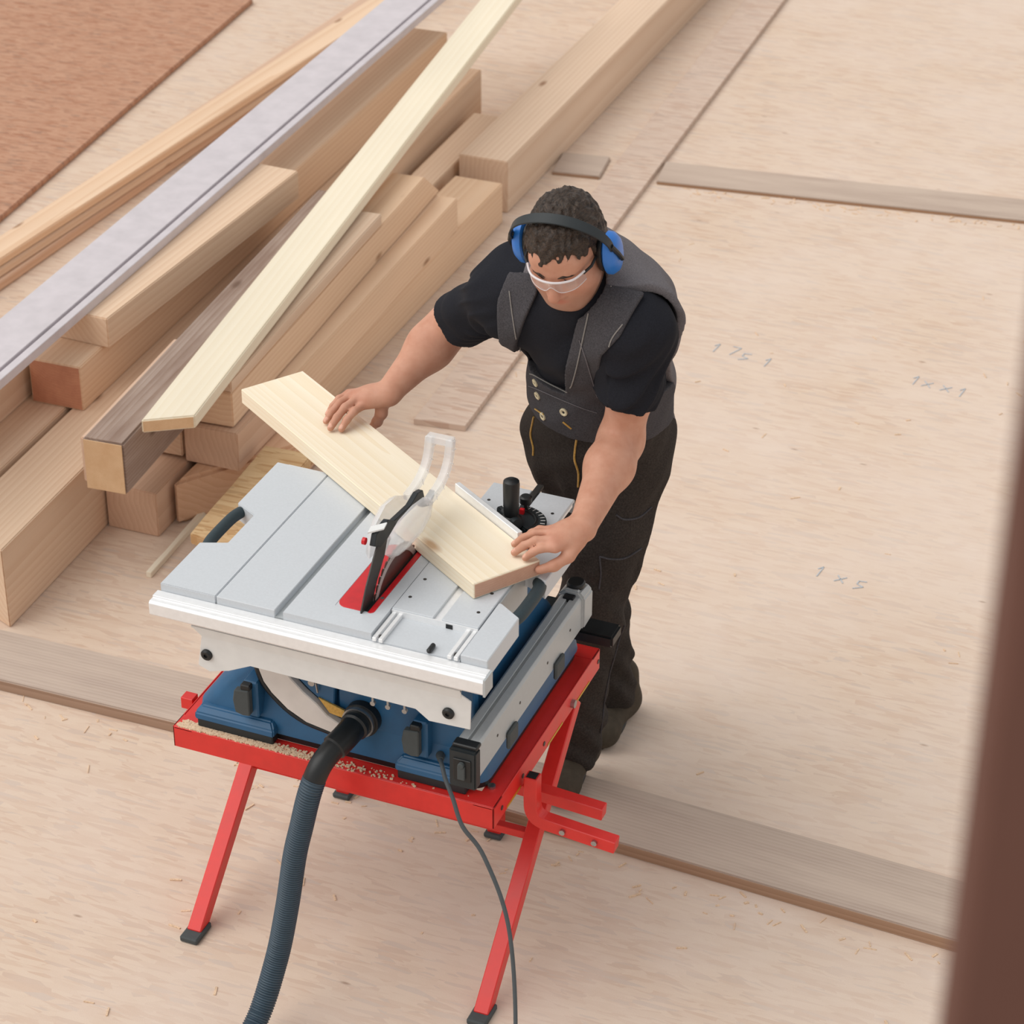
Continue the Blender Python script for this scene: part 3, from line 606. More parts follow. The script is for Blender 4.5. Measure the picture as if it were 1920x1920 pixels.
# ------------------------------------------------------------------ mitre gauge on the carriage
mg = thing('mitre_gauge', 'black mitre gauge with an upright grip on the sliding carriage', 'mitre gauge', (.517, .40, .902))
bd = Vector((.728, -.492, 0)).normalized(); bn = Vector((-bd.y, bd.x, 0))     # along and across the plank being cut
bA = Vector((-.174, .658, 0))                                                 # near left corner of that plank
def onb(s, t, z): v = bA+bd*s+bn*t; return (v.x, v.y, z)
BW = .146
m = MB(); s0, s1 = .585, .80
m.loft([[onb(s, BW+.0015, .9045), onb(s, BW+.0125, .9045), onb(s, BW+.0125, .954), onb(s, BW+.0015, .954)] for s in (s0, s1)]); m.build('gauge_fence', 'alu_bright', mg, bevel=.001)
m = MB(); m.loft([[onb(s, BW+.013, .906), onb(s, BW+.030, .906), onb(s, BW+.026, .940), onb(s, BW+.013, .942)] for s in (s0+.03, s1-.02)]); m.build('fence_carrier', 'dark_plastic', mg, bevel=.002)
cx, cy = .530, .418
m = MB(); hd = []
for i in range(17):
    a = math.atan2(bd.y, bd.x)+math.pi*i/16; hd.append((cx+.062*math.cos(a), cy+.062*math.sin(a)))
m.prism(hd, .9035, .922, 'z'); gh = m.build('protractor_head', 'dark_plastic', mg, bevel=.0025, seg=2)
m = MB()
for i in range(1, 16):
    a = math.atan2(bd.y, bd.x)+math.pi*i/16; m.tube([(cx+.050*math.cos(a), cy+.050*math.sin(a), .9222), (cx+.059*math.cos(a), cy+.059*math.sin(a), .9222)], .0007, 4)
m.build('degree_marks', 'plate_white', gh)
m = MB(); m.tube([(cx+.042*math.cos(math.atan2(bd.y, bd.x)+math.pi*i/14), cy+.042*math.sin(math.atan2(bd.y, bd.x)+math.pi*i/14), .922) for i in range(15)], .004, 8); m.build('arc_slot', 'black_plastic', gh)
m = MB(); m.lathe([(.020, 0), (.020, .012), (.0135, .018), (.0150, .03), (.0160, .085), (.0150, .092), (.009, .096), (0, .096)], (.527, .410, .921), (0, 0, 1), 24); m.build('grip', 'black_plastic', mg, smooth=True)
m = MB(); m.cyl((.508, .425, .93), (.546, .395, .93), .012, 14); m.build('clamp_boss', 'dark_plastic', mg, smooth=True)
m = MB(); m.lathe([(.004, 0), (.004, .022), (.012, .024), (.012, .036), (.009, .039), (0, .039)], (.536, .462, .915), (0, 0, 1), 18); kn = m.build('stop_knob', 'black_plastic', mg, smooth=True)
m = MB(); m.box(.530, .538, .444, .452, .915, .932); m.build('pointer', 'insert_red', mg)
m = MB(); m.box(.510, .523, .345, .590, T-.003, T+.004); m.build('gauge_bar', 'steel_dark', mg, bevel=.0008)
# ------------------------------------------------------------------ the plank being cut
def cut_plank():
    q = MB(); L = .877; n = 8
    q.loft([[(0, L*i/n, 0), (BW, L*i/n, 0), (BW, L*i/n, .033), (0, L*i/n, .033)] for i in range(n+1)])
    o = q.build('plank', 'spruce_clean', None, bevel=.0015)
    # local Y runs along the plank; local X points away from its near edge to the far one
    M = Matrix(((-bn.x, bd.x, 0), (-bn.y, bd.y, 0), (0, 0, 1))).to_4x4()
    far = bA+bn*BW; o.matrix_world = Matrix.Translation((far.x, far.y, .9028)) @ M
    o.matrix_world = Matrix.Translation((far.x, far.y, .9028)) @ Matrix.Rotation(math.atan2(bd.y, bd.x)-math.pi/2, 4, 'Z') @ Matrix.Translation((0, 0, 0))
    ORG[o.name] = Vector((0, 0, 0)); q = MB(); q.box(.003, BW-.003, L-.001, L+.0011, .003, .030); q.build('sawn_end', 'end_pink', o, label='pinkish sawn end')
    tag(o, 'pale pine plank held at a slant across the saw table by the worker', 'plank')
cut_plank()
# ------------------------------------------------------------------ the worker: smooth-blended volumes meshed into continuous surfaces
V = lambda *a: np.array(a, dtype=np.float64)
def smin(a, b, k):
    if k <= 0: return np.minimum(a, b)
    h = np.maximum(k-np.abs(a-b), 0)/k
    return np.minimum(a, b)-h*h*k*.25
def smax(a, b, k): return -smin(-a, -b, k)
class Prim:
    def __init__(s, f, c, r, k=.02, op='u'): s.f, s.c, s.r, s.k, s.op = f, np.asarray(c, float), r, k, op
def cone(a, b, ra, rb, k=.02, op='u', sq=None):
    """rounded cone from a to b; sq=(direction, factor) flattens it across one direction"""
    a, b = np.asarray(a, float), np.asarray(b, float); ab = b-a; L2 = ab@ab
    def f(P):
        t = np.clip(((P-a)@ab)/L2, 0, 1); q = P-a-t[:, None]*ab
        if sq is not None:
            n, fac = sq; q = q+np.outer(q@n*(1/fac-1), n); return (np.linalg.norm(q, axis=1)-(ra+(rb-ra)*t))*min(1, fac)
        return np.linalg.norm(q, axis=1)-(ra+(rb-ra)*t)
    return Prim(f, (a+b)/2, math.sqrt(L2)/2+max(ra, rb)*(max(1, sq[1]) if sq else 1), k, op)
def ell(c, r, M=None, k=.02, op='u'):
    """ellipsoid; rows of M are its axes"""
    c, r = np.asarray(c, float), np.asarray(r, float); M = np.eye(3) if M is None else M
    def f(P):
        q = (P-c)@M.T; k0 = np.linalg.norm(q/r, axis=1); k1 = np.linalg.norm(q/(r*r), axis=1)+1e-9
        return k0*(k0-1)/k1
    return Prim(f, c, max(r), k, op)
def field(prims, off=0.0, pad=.12):
    def g(P, c, br):
        d = np.full(len(P), 9.0)
        for p in prims:
            if np.linalg.norm(p.c-c)-p.r > br+pad+abs(off): continue
            e = p.f(P)
            d = smin(d, e, p.k) if p.op == 'u' else smax(d, -e, p.k)
        return d-off
    return g
def mesh_field(g, lo, hi, h, n=14):
    lo = np.asarray(lo, float); hi = np.asarray(hi, float); nb = np.ceil((hi-lo)/(h*n)).astype(int)
    br = h*n*.5*math.sqrt(3); li = np.arange(n+1)*h
    base = np.stack(np.meshgrid(li, li, li, indexing='ij'), -1).reshape(-1, 3)
    D = [int(x)*n+4 for x in nb]
    key = lambda I: ((I[:, 0]+1)*D[1]+(I[:, 1]+1))*D[2]+(I[:, 2]+1)
    cells, cpos, quads = [], [], []
    edges = [(a, b) for a in range(8) for b in range(a+1, 8) if bin(a ^ b).count('1') == 1]
    co = np.array([[(i >> 2) & 1, (i >> 1) & 1, i & 1] for i in range(8)])
    for bx in range(nb[0]):
        for by in range(nb[1]):
            for bz in range(nb[2]):
                o = lo+np.array([bx, by, bz])*h*n; c = o+h*n/2
                dc = g(c[None], c, br)[0]
                if abs(dc) > br*2.4+.03: continue
                v = g(base+o, c, br).reshape(n+1, n+1, n+1); s = v < 0
                if s.all() or not s.any(): continue
                corner = np.stack([v[a:a+n, b:b+n, d:d+n] for a, b, d in co], -1); sg = corner < 0
                act = sg.any(-1) & ~sg.all(-1); I = np.argwhere(act); cv = corner[act]; cs = sg[act]
                acc = np.zeros((len(I), 3)); cnt = np.zeros(len(I))
                for a, b in edges:
                    x = cs[:, a] != cs[:, b]; t = np.zeros(len(I)); t[x] = cv[x, a]/(cv[x, a]-cv[x, b])
                    acc += np.where(x[:, None], co[a]+t[:, None]*(co[b]-co[a]), 0); cnt += x
                G0 = np.array([bx, by, bz])*n
                cells.append(key(I+G0)); cpos.append(lo+(I+G0+acc/cnt[:, None])*h)
                for ax in range(3):
                    sl0 = [slice(0, n)]*3; sl1 = [slice(0, n)]*3; sl1[ax] = slice(1, n+1)
                    a0 = s[tuple(sl0)]; a1 = s[tuple(sl1)]; ch = a0 != a1; E = np.argwhere(ch); fl = a0[ch]
                    if not len(E): continue
                    u, w = (ax+1) % 3, (ax+2) % 3; du = np.zeros(3, int); dw = np.zeros(3, int); du[u] = -1; dw[w] = -1
                    Q = np.stack([key(E+G0), key(E+G0+du), key(E+G0+du+dw), key(E+G0+dw)], 1)
                    Q[~fl] = Q[~fl][:, ::-1]; quads.append(Q)
    K = np.concatenate(cells); Pn = np.concatenate(cpos); Q = np.concatenate(quads)
    K, ix = np.unique(K, return_index=True); Pn = Pn[ix]
    J = np.searchsorted(K, Q); J = np.clip(J, 0, len(K)-1); ok = (K[J] == Q).all(1); J = J[ok]
    return Pn, J
def relax(P, Q, it=1, lam=.5):
    for _ in range(it):
        S = np.zeros_like(P); C = np.zeros(len(P))
        for a in range(4):
            np.add.at(S, Q[:, a], P[Q[:, (a+1) % 4]]); np.add.at(C, Q[:, a], 1)
            np.add.at(S, Q[:, (a+1) % 4], P[Q[:, a]]); np.add.at(C, Q[:, (a+1) % 4], 1)
        P = P+lam*(S/np.maximum(C, 1)[:, None]-P)
    return P
def field_obj(name, mat, parent, g, lo, hi, h, it=1, lam=.5, tint=None):
    P, Q = mesh_field(g, lo, hi, h); P = relax(P, Q, it, lam)
    me = bpy.data.meshes.new(name); off = np.array(ORG[parent.name]) if parent is not None else np.zeros(3)
    me.vertices.add(len(P)); me.vertices.foreach_set('co', (P-off).ravel())
    me.loops.add(len(Q)*4); me.loops.foreach_set('vertex_index', Q.ravel().astype(np.int32))
    me.polygons.add(len(Q)); me.polygons.foreach_set('loop_start', np.arange(len(Q), dtype=np.int32)*4)
    me.update(calc_edges=True); me.validate()
    if tint is not None:
        ca = me.color_attributes.new('tint', 'FLOAT_COLOR', 'POINT'); c = np.ones((len(P), 4)); c[:, :3] = tint(P); ca.data.foreach_set('color', c.ravel())
    return link(name, me, mat, parent, True)
# ---- pose (room coordinates)
pv = V(.528, .885, .900); waist = V(.562, .800, 1.050); chest = V(.578, .705, 1.205); neck0 = V(.572, .632, 1.318)
shR, elR, wrR = V(.400, .650, 1.268), V(.232, .800, 1.095), V(.150, .674, .985)
shL, elL, wrL = V(.712, .605, 1.272), V(.668, .620, 1.020), V(.688, .362, .976)
hipR, knR, anR = V(.458, .885, .860), V(.497, .985, .440), V(.507, 1.090, .095)
hipL, knL, anL = V(.592, .875, .860), V(.540, .830, .475), V(.512, .832, .115)
def head_axes(yaw, pitch, roll):
    y, p, r = np.radians([yaw, pitch, roll])
    f = V(math.sin(y)*math.cos(p), -math.cos(y)*math.cos(p), -math.sin(p)); l = V(math.cos(y), math.sin(y), 0); u = np.cross(l, f); u = u if u[2] > 0 else -u
    return np.stack([math.cos(r)*l+math.sin(r)*u, f, -math.sin(r)*l+math.cos(r)*u])
HM = head_axes(2.85, 28.5, 2.3); HC = V(.570, .562, 1.436)
def hp_(x, y, z): return HC+V(x, y, z)@HM
HS = .805
def H(x, y, z): return HC+V(x, y, z)*HS@HM
# ---- body
LT = np.array([[1, 0, 0], [0, .80, .60], [0, -.60, .80]])
torso = [ell((pv+waist)/2+V(0, .0, -.03), (.128, .112, .13), k=.05), ell(pv+V(0, .02, -.06), (.132, .118, .11), k=.05), ell(waist+V(0, -.005, 0), (.124, .112, .12), k=.05),
         ell(chest, (.142, .106, .135), LT, k=.06), ell(chest+V(.0, -.005, .07), (.130, .09, .09), k=.06), cone(V(.545, .700, 1.342), V(.428, .692, 1.310), .050, .046, k=.05),
         cone(shR+V(.05, 0, -.012), neck0+V(-.02, .01, -.005), .052, .046, k=.05), cone(shL+V(-.05, .01, -.012), neck0+V(.02, .01, -.005), .052, .046, k=.05)]
def arm_prims(s, e, w, side):
    mid = s+(e-s)*.5; f1 = e+(w-e)*.30
    return [ell(s+V(0, 0, -.005), (.044, .044, .048), k=.05), cone(s, mid, .046, .044, k=.04), cone(mid, e, .044, .039, k=.03), cone(e, f1, .041, .0435, k=.03), cone(f1, w, .0435, .0255, k=.03)]
legs = [cone(hipR, knR, .078, .052, k=.05), cone(knR, anR, .050, .034, k=.03), cone(hipL, knL, .078, .054, k=.05), cone(knL, anL, .052, .034, k=.03)]
neck = [cone(neck0+V(0, .01, -.02), H(0, -.035, -.075), .054, .050, k=.03), cone(neck0+V(0, -.03, -.01), H(0, .02, -.085), .040, .040, k=.03)]
hx = HM
def E(x, y, z, rx, ry, rz, k=.015, op='u'): return ell(H(x, y, z), (rx*HS, ry*HS, rz*HS), hx, k, op)
def Cc(a, b, ra, rb, k=.01, op='u'): return cone(H(*a), H(*b), ra*HS, rb*HS, k, op)
head = [E(0, -.014, .036, .0765, .098, .088, .02), E(0, .018, -.020, .068, .080, .085, .03), E(0, .040, -.064, .055, .052, .053, .03), E(0, .075, -.093, .024, .020, .018, .02),
        E(0, .070, .040, .052, .024, .032, .03), Cc((-.032, .085, .021), (.032, .085, .021), .0095, .0095, .012), Cc((0, .094, .022), (0, .094, .014), .010, .009, .010),
        E(-.040, .060, -.034, .026, .024, .024, .025), E(.040, .060, -.034, .026, .024, .024, .025),
        Cc((-.052, .030, -.055), (-.022, .066, -.100), .022, .018, .03), Cc((.052, .030, -.055), (.022, .066, -.100), .022, .018, .03),
        E(0, .080, -.068, .026, .014, .024, .015),
        E(-.031, .090, .0005, .0165, .012, .0105, .010, 's'), E(.031, .090, .0005, .0165, .012, .0105, .010, 's'),
        E(-.031, .0735, .000, .0135, .012, .0125, .004), E(.031, .0735, .000, .0135, .012, .0125, .004),
        Cc((0, .088, .010), (0, .114, -.030), .0088, .0125, .010), E(0, .1185, -.038, .0130, .0120, .0110, .008), E(-.0140, .101, -.043, .0092, .0115, .0082, .006), E(.0140, .101, -.043, .0092, .0115, .0082, .006),
        E(-.0068, .108, -.0500, .0036, .005, .003, .003, 's'), E(.0068, .108, -.0500, .0036, .005, .003, .003, 's'),
        Cc((-.018, .086, -.0655), (0, .0935, -.0635), .0042, .0055, .006), Cc((.018, .086, -.0655), (0, .0935, -.0635), .0042, .0055, .006),
        Cc((-.014, .087, -.075), (0, .0925, -.0762), .0048, .0066, .006), Cc((.014, .087, -.075), (0, .0925, -.0762), .0048, .0066, .006),
        Cc((-.020, .092, -.0700), (.020, .092, -.0700), .0016, .0016, .003, 's'),
        E(-.078, -.010, -.006, .010, .019, .031, .008), E(.078, -.010, -.006, .010, .019, .031, .008)]
# ---- hands: palm plus five jointed fingers, each its own chain
def hand(w, knuck, fingers, thumb, palm_n, kk=.012):
    """w wrist; knuck four knuckle points (index..little); fingers list of joint lists; palm_n palm normal (back of the hand up)"""
    pr = []; c = sum(knuck)/4; nn = palm_n/np.linalg.norm(palm_n)
    for i, kp in enumerate(knuck): pr.append(cone(w+(kp-c)*.45, kp, .0165, .0108 if i < 3 else .0100, k=.014, sq=(nn, .80)))
    pr.append(ell((w+c)/2, (.022, .024, .016), None, k=.02))
    for i, F in enumerate(fingers):
        r = (.0086, .0090, .0085, .0075)[i]; pts = [knuck[i]]+F
        for j, (a, b) in enumerate(zip(pts, pts[1:])): pr.append(cone(a, b, r*(1-.07*j)*1.04, r*(1-.07*(j+1)), k=.004))
    r = .0125
    for j, (a, b) in enumerate(zip(thumb, thumb[1:])): pr.append(cone(a, b, (.0150, .0115, .0100)[min(j, 2)], (.0115, .0100, .0086)[min(j, 2)], k=.008))
    return pr
PT = .936     # top of the plank
# right hand lies over the far edge of the plank, fingers pointing to its near-left side; thumb behind the plank
bd_ = V(.8288, -.5596, 0); bn_ = V(.5596, .8288, 0)
def fing(kp, tip, lift=.010):
    """three joints from knuckle to a fingertip resting on the wood"""
    d = tip-kp; p1 = kp+d*.46+V(0, 0, lift); p2 = kp+d*.76+V(0, 0, lift*.75); return [p1, p2, tip]
kR = [V(.117, .640, .972), V(.099, .643, .980), V(.082, .652, .979), V(.068, .668, .972)]
fR = [fing(kR[0], V(.095, .573, .9445)), fing(kR[1], V(.073, .569, .9445)), fing(kR[2], V(.053, .590, .9445)), fing(kR[3], V(.043, .618, .9440))]
thR = [V(.142, .668, .972), V(.142, .662, .945), V(.131, .664, .922), V(.118, .672, .905)]
kL = [V(.662, .290, .968), V(.655, .303, .976), V(.645, .322, .977), V(.636, .343, .970)]
fL = [fing(kL[0], V(.611, .272, .9445), .009), fing(kL[1], V(.586, .281, .9445), .011), fing(kL[2], V(.575, .308, .9445), .011), fing(kL[3], V(.584, .338, .9440), .009)]
thL = [V(.692, .330, .965), V(.684, .302, .948), V(.662, .287, .931), V(.637, .278, .921)]
hands = hand(wrR, kR, fR, thR, V(-.1, -.2, .97))+hand(wrL, kL, fL, thL, V(.2, -.1, .97))
arms = arm_prims(shR, elR, wrR, -1)+arm_prims(shL, elL, wrL, 1)
worker = thing('person', 'man in black work overalls, ear defenders and safety glasses leaning over the saw', 'person', (.53, .95, 0))
body = field(torso+neck+arms+legs+head+hands)
lips = [H(0, .092, -.069)]
def tint(P):
    c = np.zeros((len(P), 3)); q = (P-HC)@HM.T/HS
    hd = (np.linalg.norm(q, axis=1) < .16)
    lip = np.exp(-((q[:, 0]/.025)**2+((q[:, 2]+.0695)/.0100)**2)**2)*(q[:, 1] > .078)*hd; c[:, 0] = .55*lip
    nose = np.exp(-(np.linalg.norm((q-V(0, .112, -.036))/V(.018, .02, .018), axis=1))**2)*hd; c[:, 0] += .30*nose
    chk = (np.exp(-(np.linalg.norm((q-V(.045, .07, -.035))/.03, axis=1))**2)+np.exp(-(np.linalg.norm((q-V(-.045, .07, -.035))/.03, axis=1))**2))*hd; c[:, 0] += .22*chk
    jaw = 1/(1+np.exp((q[:, 2]+.055-.25*np.maximum(0, np.abs(q[:, 0])-.03))/.008)); must = np.exp(-((q[:, 0]/.024)**2+((q[:, 2]+.056)/.007)**2)**2)
    c[:, 1] = np.clip((jaw*(q[:, 1] > -.02)+.7*must*(q[:, 1] > .07))*hd, 0, 1)*.42*(1-np.clip(lip, 0, 1))
    for K in (kR, kL):
        for kp in K: c[:, 0] += .22*np.exp(-(np.linalg.norm(P-kp, axis=1)/.013)**2)
    for F in fR+fL:
        tip = F[2]; d = (F[2]-F[1])/np.linalg.norm(F[2]-F[1]); n = np.linalg.norm((P-(tip+d*.002+V(0, 0, .0075)))/V(.0055, .0055, .005), axis=1); c[:, 2] += .8*(n < 1)
    return np.clip(c, 0, 1)
bo = field_obj('body', 'skin', worker, body, (-.02, .22, .70), (.86, 1.15, 1.60), .0029, 1, .45, tint)
# ---- hair: cap over the skull with tousled clumps, cut along the hairline
def fold(P, f, a, ph=0): return a*np.sin(P@np.asarray(f, float)+ph)
def hair_f(P, c, br):
    q = (P-HC)@HM.T/HS
    d = ell(V(0, 0, 0), (.0765, .098, .088)).f(q-V(0, -.014, .036))-.0085-.006*np.clip((q[:, 1]-.01)/.05, 0, 1)
    d = smin(d, ell(V(0, 0, 0), (.072, .045, .060)).f(q-V(0, -.060, -.010))-.006, .02)
    th = np.arctan2(q[:, 0], q[:, 1]+.02)
    tous = .0045*np.sin(150*q[:, 0]+60*q[:, 1]+3*np.sin(70*q[:, 2]+50*q[:, 1]))*np.sin(120*q[:, 1]-40*q[:, 0]+2*np.sin(90*q[:, 0]))
    d = d-tous*np.clip((q[:, 2]+.02)/.06, 0, 1)-.0015*np.sin(330*q[:, 0]+210*q[:, 2])*np.sin(300*q[:, 1])
    # hairline: forehead edge, temples, nape
    front = q[:, 1]-(.070+.012*np.cos(th*2.0))+.0-.35*(q[:, 2]-.055)
    fr = .038+.62*np.minimum(np.abs(q[:, 0]+.012), .045)-.9*np.maximum(0, np.abs(q[:, 0])-.050)+.0028*np.sin(q[:, 0]*260)+.0016*np.sin(q[:, 0]*610)
    below_front = np.where(q[:, 1] > .018, fr-q[:, 2], np.where(np.abs(q[:, 0]) > .04, -.032-q[:, 2]-0*q[:, 0], -.07-q[:, 2]))
    side = np.where(q[:, 1] > .035, .058-q[:, 2], -9)
    sb = np.where((q[:, 1] <= .035) & (q[:, 1] > -.005), -.030-q[:, 2], -9)
    cutv = np.maximum(np.where(q[:, 1] > .035, fr-q[:, 2], np.where(q[:, 1] > .0, np.maximum(-.030-q[:, 2], (q[:, 1]-.022)*.9-np.maximum(0, q[:, 2]-fr)*2-0*q[:, 2]), -.075-q[:, 2])), -9)
    return np.maximum(d, cutv)
field_obj('hair', 'hair', worker, hair_f, HC-.16, HC+.16, .0024, 1, .35)
for s in (-1, 1):
    m = MB(); m.tube([tuple(H(s*.014, .1005, .0190)), tuple(H(s*.028, .1000, .0245)), tuple(H(s*.044, .0900, .0225)), tuple(H(s*.052, .0795, .017))], [.0022, .0034, .0032, .0012], 8); m.build('eyebrow', 'hair', worker, smooth=True)
    m = MB(); m.tube([tuple(H(s*.019, .0845, -.0060)), tuple(H(s*.031, .0872, -.0085)), tuple(H(s*.044, .0815, -.0060))], [.0008, .0013, .0008], 6); m.build('eyelashes', 'hair', worker, smooth=True)
# ---- clothes
def wr(P, amp=1.0):
    return amp*(.0020*np.sin(38*P[:, 0]+21*P[:, 2]+2.0*np.sin(17*P[:, 1]))+.0016*np.sin(55*P[:, 2]-30*P[:, 0]+18*P[:, 1])+.0009*np.sin(90*P[:, 0]+70*P[:, 1]-60*P[:, 2]))
slR = [cone(shR+V(.03, 0, .01), shR+(elR-shR)*.84, .054, .058, k=.05), cone(neck0+V(-.05, .02, -.01), shR, .045, .050, k=.05)]
slL = [cone(shL+V(-.02, 0, .0), shL+(elL-shL)*.80, .058, .060, k=.05), ell(shL, (.056, .056, .058), k=.05)]
uR = (elR-shR)/np.linalg.norm(elR-shR); uL = (elL-shL)/np.linalg.norm(elL-shL); endR = shR+(elR-shR)*.70; endL = shL+(elL-shL)*.60
tors_f = field(torso, .012); nk_f = field(neck, .008); slv = field(slR+slL, .003); cool = neck0+V(0, -.035, .020)
nkd = (H(0, 0, -.08)-neck0); nkd = nkd/np.linalg.norm(nkd)
arm_f = field(arms)
def shirt(P, c, br):
    sr = slv(P, c, br); am = arm_f(P, c, br)-.006
    tR = (P-shR)@uR; tL = (P-shL)@uL
    rib = .0065*np.sin(105*tR+14*np.sin(20*P[:, 2])+40*P[:, 1])*np.exp(-((tR-.05)/.07)**2)*(P[:, 0] < .46)+.0060*np.sin(80*tL+9*np.sin(22*P[:, 1])+30*P[:, 0])*np.exp(-((tL-.10)/.08)**2)*(P[:, 0] > .66)
    sr = np.maximum(np.maximum(np.minimum(sr-rib, am), np.where(P[:, 0] < .5, (P-endR)@uR, -9)), np.where(P[:, 0] > .6, (P-endL)@uL, -9))
    fr = (P[:, 1] < .72)
    d = smin(tors_f(P, c, br)-fr*.004*np.sin(26*(P[:, 0]+P[:, 2])+6*np.sin(9*P[:, 0]))*np.exp(-((P[:, 2]-1.14)/.08)**2), sr, .035)-wr(P)
    d = smin(np.maximum(d, .96-P[:, 2]), nk_f(P, c, br), .02)
    rad = np.linalg.norm((P-cool)-np.outer((P-cool)@nkd, nkd), axis=1)
    return np.where(rad < .080, smax(d, (P-cool)@nkd-.012-.10*(P[:, 1]-cool[1]), .004), d)
field_obj('t_shirt', 'cotton_black', worker, shirt, (.16, .42, .94), (.86, 1.04, 1.44), .0034, 1)
# trousers
trz = [ell(pv+V(0, .015, -.05), (.140, .126, .13), k=.05), ell((pv+waist)/2+V(0, .0, -.02), (.136, .120, .12), k=.05), cone(hipR+V(-.003, 0, 0), knR, .088, .062, k=.05), cone(knR, anR+V(0, .0, -.02), .060, .054, k=.04), cone(hipL+V(.003, 0, 0), knL, .090, .068, k=.05), cone(knL, anL+V(0, .0, -.03), .066, .053, k=.04)]
tr_f = field(trz)
def seg_fold(P, a, b, amp, w):
    """one soft crease along a line"""
    a = np.asarray(a); ab = np.asarray(b)-a; t = np.clip((P-a)@ab/(ab@ab), 0, 1); q = np.linalg.norm(P-a-t[:, None]*ab, axis=1)
    return amp*np.exp(-(q/w)**2)
creases = [((.50, .77, .93), (.49, .80, .66)), ((.44, .80, .90), (.42, .82, .70)), ((.56, .78, .88), (.60, .80, .62)), ((.64, .82, .80), (.57, .77, .60)), ((.63, .86, .64), (.54, .77, .47)), ((.60, .84, .52), (.52, .77, .40)), ((.58, .83, .42), (.52, .79, .25)), ((.51, .78, .34), (.47, .80, .16)), ((.67, .88, .80), (.63, .86, .55))]
tors_t = field(torso, .013)
def trouser(P, c, br):
    d = smin(tr_f(P, c, br), tors_t(P, c, br), .02)
    kz = np.exp(-((P[:, 2]-.42)/.12)**2); hz_ = np.exp(-((P[:, 2]-.15)/.10)**2)
    d = d-wr(P, 1.2)-.0045*kz*np.sin(62*P[:, 2]+40*P[:, 0]+6*np.sin(15*P[:, 1]))-.0050*hz_*np.sin(85*P[:, 2]+22*P[:, 0]+5*np.sin(24*P[:, 1]))
    for a, b in creases: d = d-seg_fold(P, a, b, .010, .015)
    d = np.maximum(d, np.where(P[:, 1]-.6*(P[:, 0]-.52) > .955, .055-P[:, 2], .060-P[:, 2]))
    return np.maximum(d, P[:, 2]-1.02+.35*(P[:, 1]-.8))
field_obj('trousers', 'trousers', worker, trouser, (.30, .66, .03), (.78, 1.24, 1.10), .0046, 1)
# waistcoat: shell over the shirt, cut to straps, waistband and back
def poly_sd(x, y, pts):
    pts = np.asarray(pts, float); n = len(pts); d = np.full(len(x), 9.0); ins = np.zeros(len(x), bool)
    for i in range(n):
        a = pts[i]; b = pts[(i+1) % n]; e = b-a; wx, wy = x-a[0], y-a[1]; t = np.clip((wx*e[0]+wy*e[1])/(e@e), 0, 1)
        d = np.minimum(d, np.hypot(wx-e[0]*t, wy-e[1]*t)); c1 = (a[1] <= y) != (b[1] <= y)
        xi = a[0]+(y-a[1])/(e[1] if abs(e[1]) > 1e-9 else 1e-9)*e[0]; ins ^= c1 & (x < xi)
    return np.where(ins, -d, d)
vtor = torso+[ell(shL+V(-.004, .01, .004), (.058, .056, .060), k=.05), ell(shR+V(.012, .01, .0), (.050, .050, .056), k=.05)]
vest_base = field(vtor, .023); vest_in = field(vtor, .006)
LS = [(.598, 1.40), (.600, 1.30), (.561, 1.146), (.541, 1.079), (.541, 1.03), (.64, 1.03), (.622, 1.077), (.634, 1.17), (.654, 1.241), (.690, 1.290), (.715, 1.36), (.66, 1.42)]
RS = [(.455, 1.40), (.428, 1.29), (.430, 1.236), (.424, 1.165), (.420, 1.11), (.40, 1.05), (.44, 1.10), (.440, 1.150), (.452, 1.180), (.478, 1.239), (.510, 1.326), (.52, 1.40)]
WB = [(.36, 1.100), (.438, 1.093), (.493, 1.089), (.543, 1.080), (.615, 1.072), (.76, 1.06), (.76, .950), (.60, .958), (.528, .964), (.468, .972), (.36, .985)]
def ys(P): return .610+.72*(1.33-P[:, 2])
def vest(P, c, br):
    d = np.maximum(vest_base(P, c, br)-wr(P, .8), -vest_in(P, c, br))
    hole = np.linalg.norm((P-cool)-np.outer((P-cool)@nkd, nkd), axis=1)-.066
    return np.maximum(d, -np.where((P-cool)@nkd > -.045, hole, .05))
def front(P, c, br):
    d = vest(P, c, br); x, z = P[:, 0], P[:, 2]
    reg = np.minimum(poly_sd(x, z, LS), poly_sd(x, z, WB))
    return np.maximum(np.maximum(d, reg), (P[:, 1]-ys(P)-.004)*.8)
def strapR(P, c, br): return np.maximum(np.maximum(vest(P, c, br), poly_sd(P[:, 0], P[:, 2], RS)), (P[:, 1]-ys(P)-.004)*.8)
def back(P, c, br):
    d = vest(P, c, br); x, y, z = P[:, 0], P[:, 1], P[:, 2]
    ahL = np.where(x > .655, .600+(x-.683)*.62+np.maximum(0, 1.305-z)*.42-y, -9)
    ahL = np.where(z < 1.13, -9, ahL)
    ahR = np.where(x < .47, .66+(.435-x)*1.2+np.maximum(0, 1.31-z)*.4-y, -9); ahR = np.where(z < 1.10, -9, ahR)
    lim = np.maximum(np.where((x < .44) & (z > 1.10), (.40-x), -9), x-.785)
    return np.maximum.reduce([d, (ys(P)-y)*.8, ahL, ahR, lim, .905+.10*(y-.9)-z])
field_obj('waistcoat_front', 'denim', worker, front, (.30, .44, .90), (.82, 1.06, 1.44), .0032, 1)
field_obj('shoulder_strap', 'denim', worker, strapR, (.36, .44, 1.0), (.56, .9, 1.44), .0032, 1)
bk = field_obj('waistcoat_back', 'denim_pale', worker, back, (.30, .44, .88), (.84, 1.10, 1.44), .0042, 1)
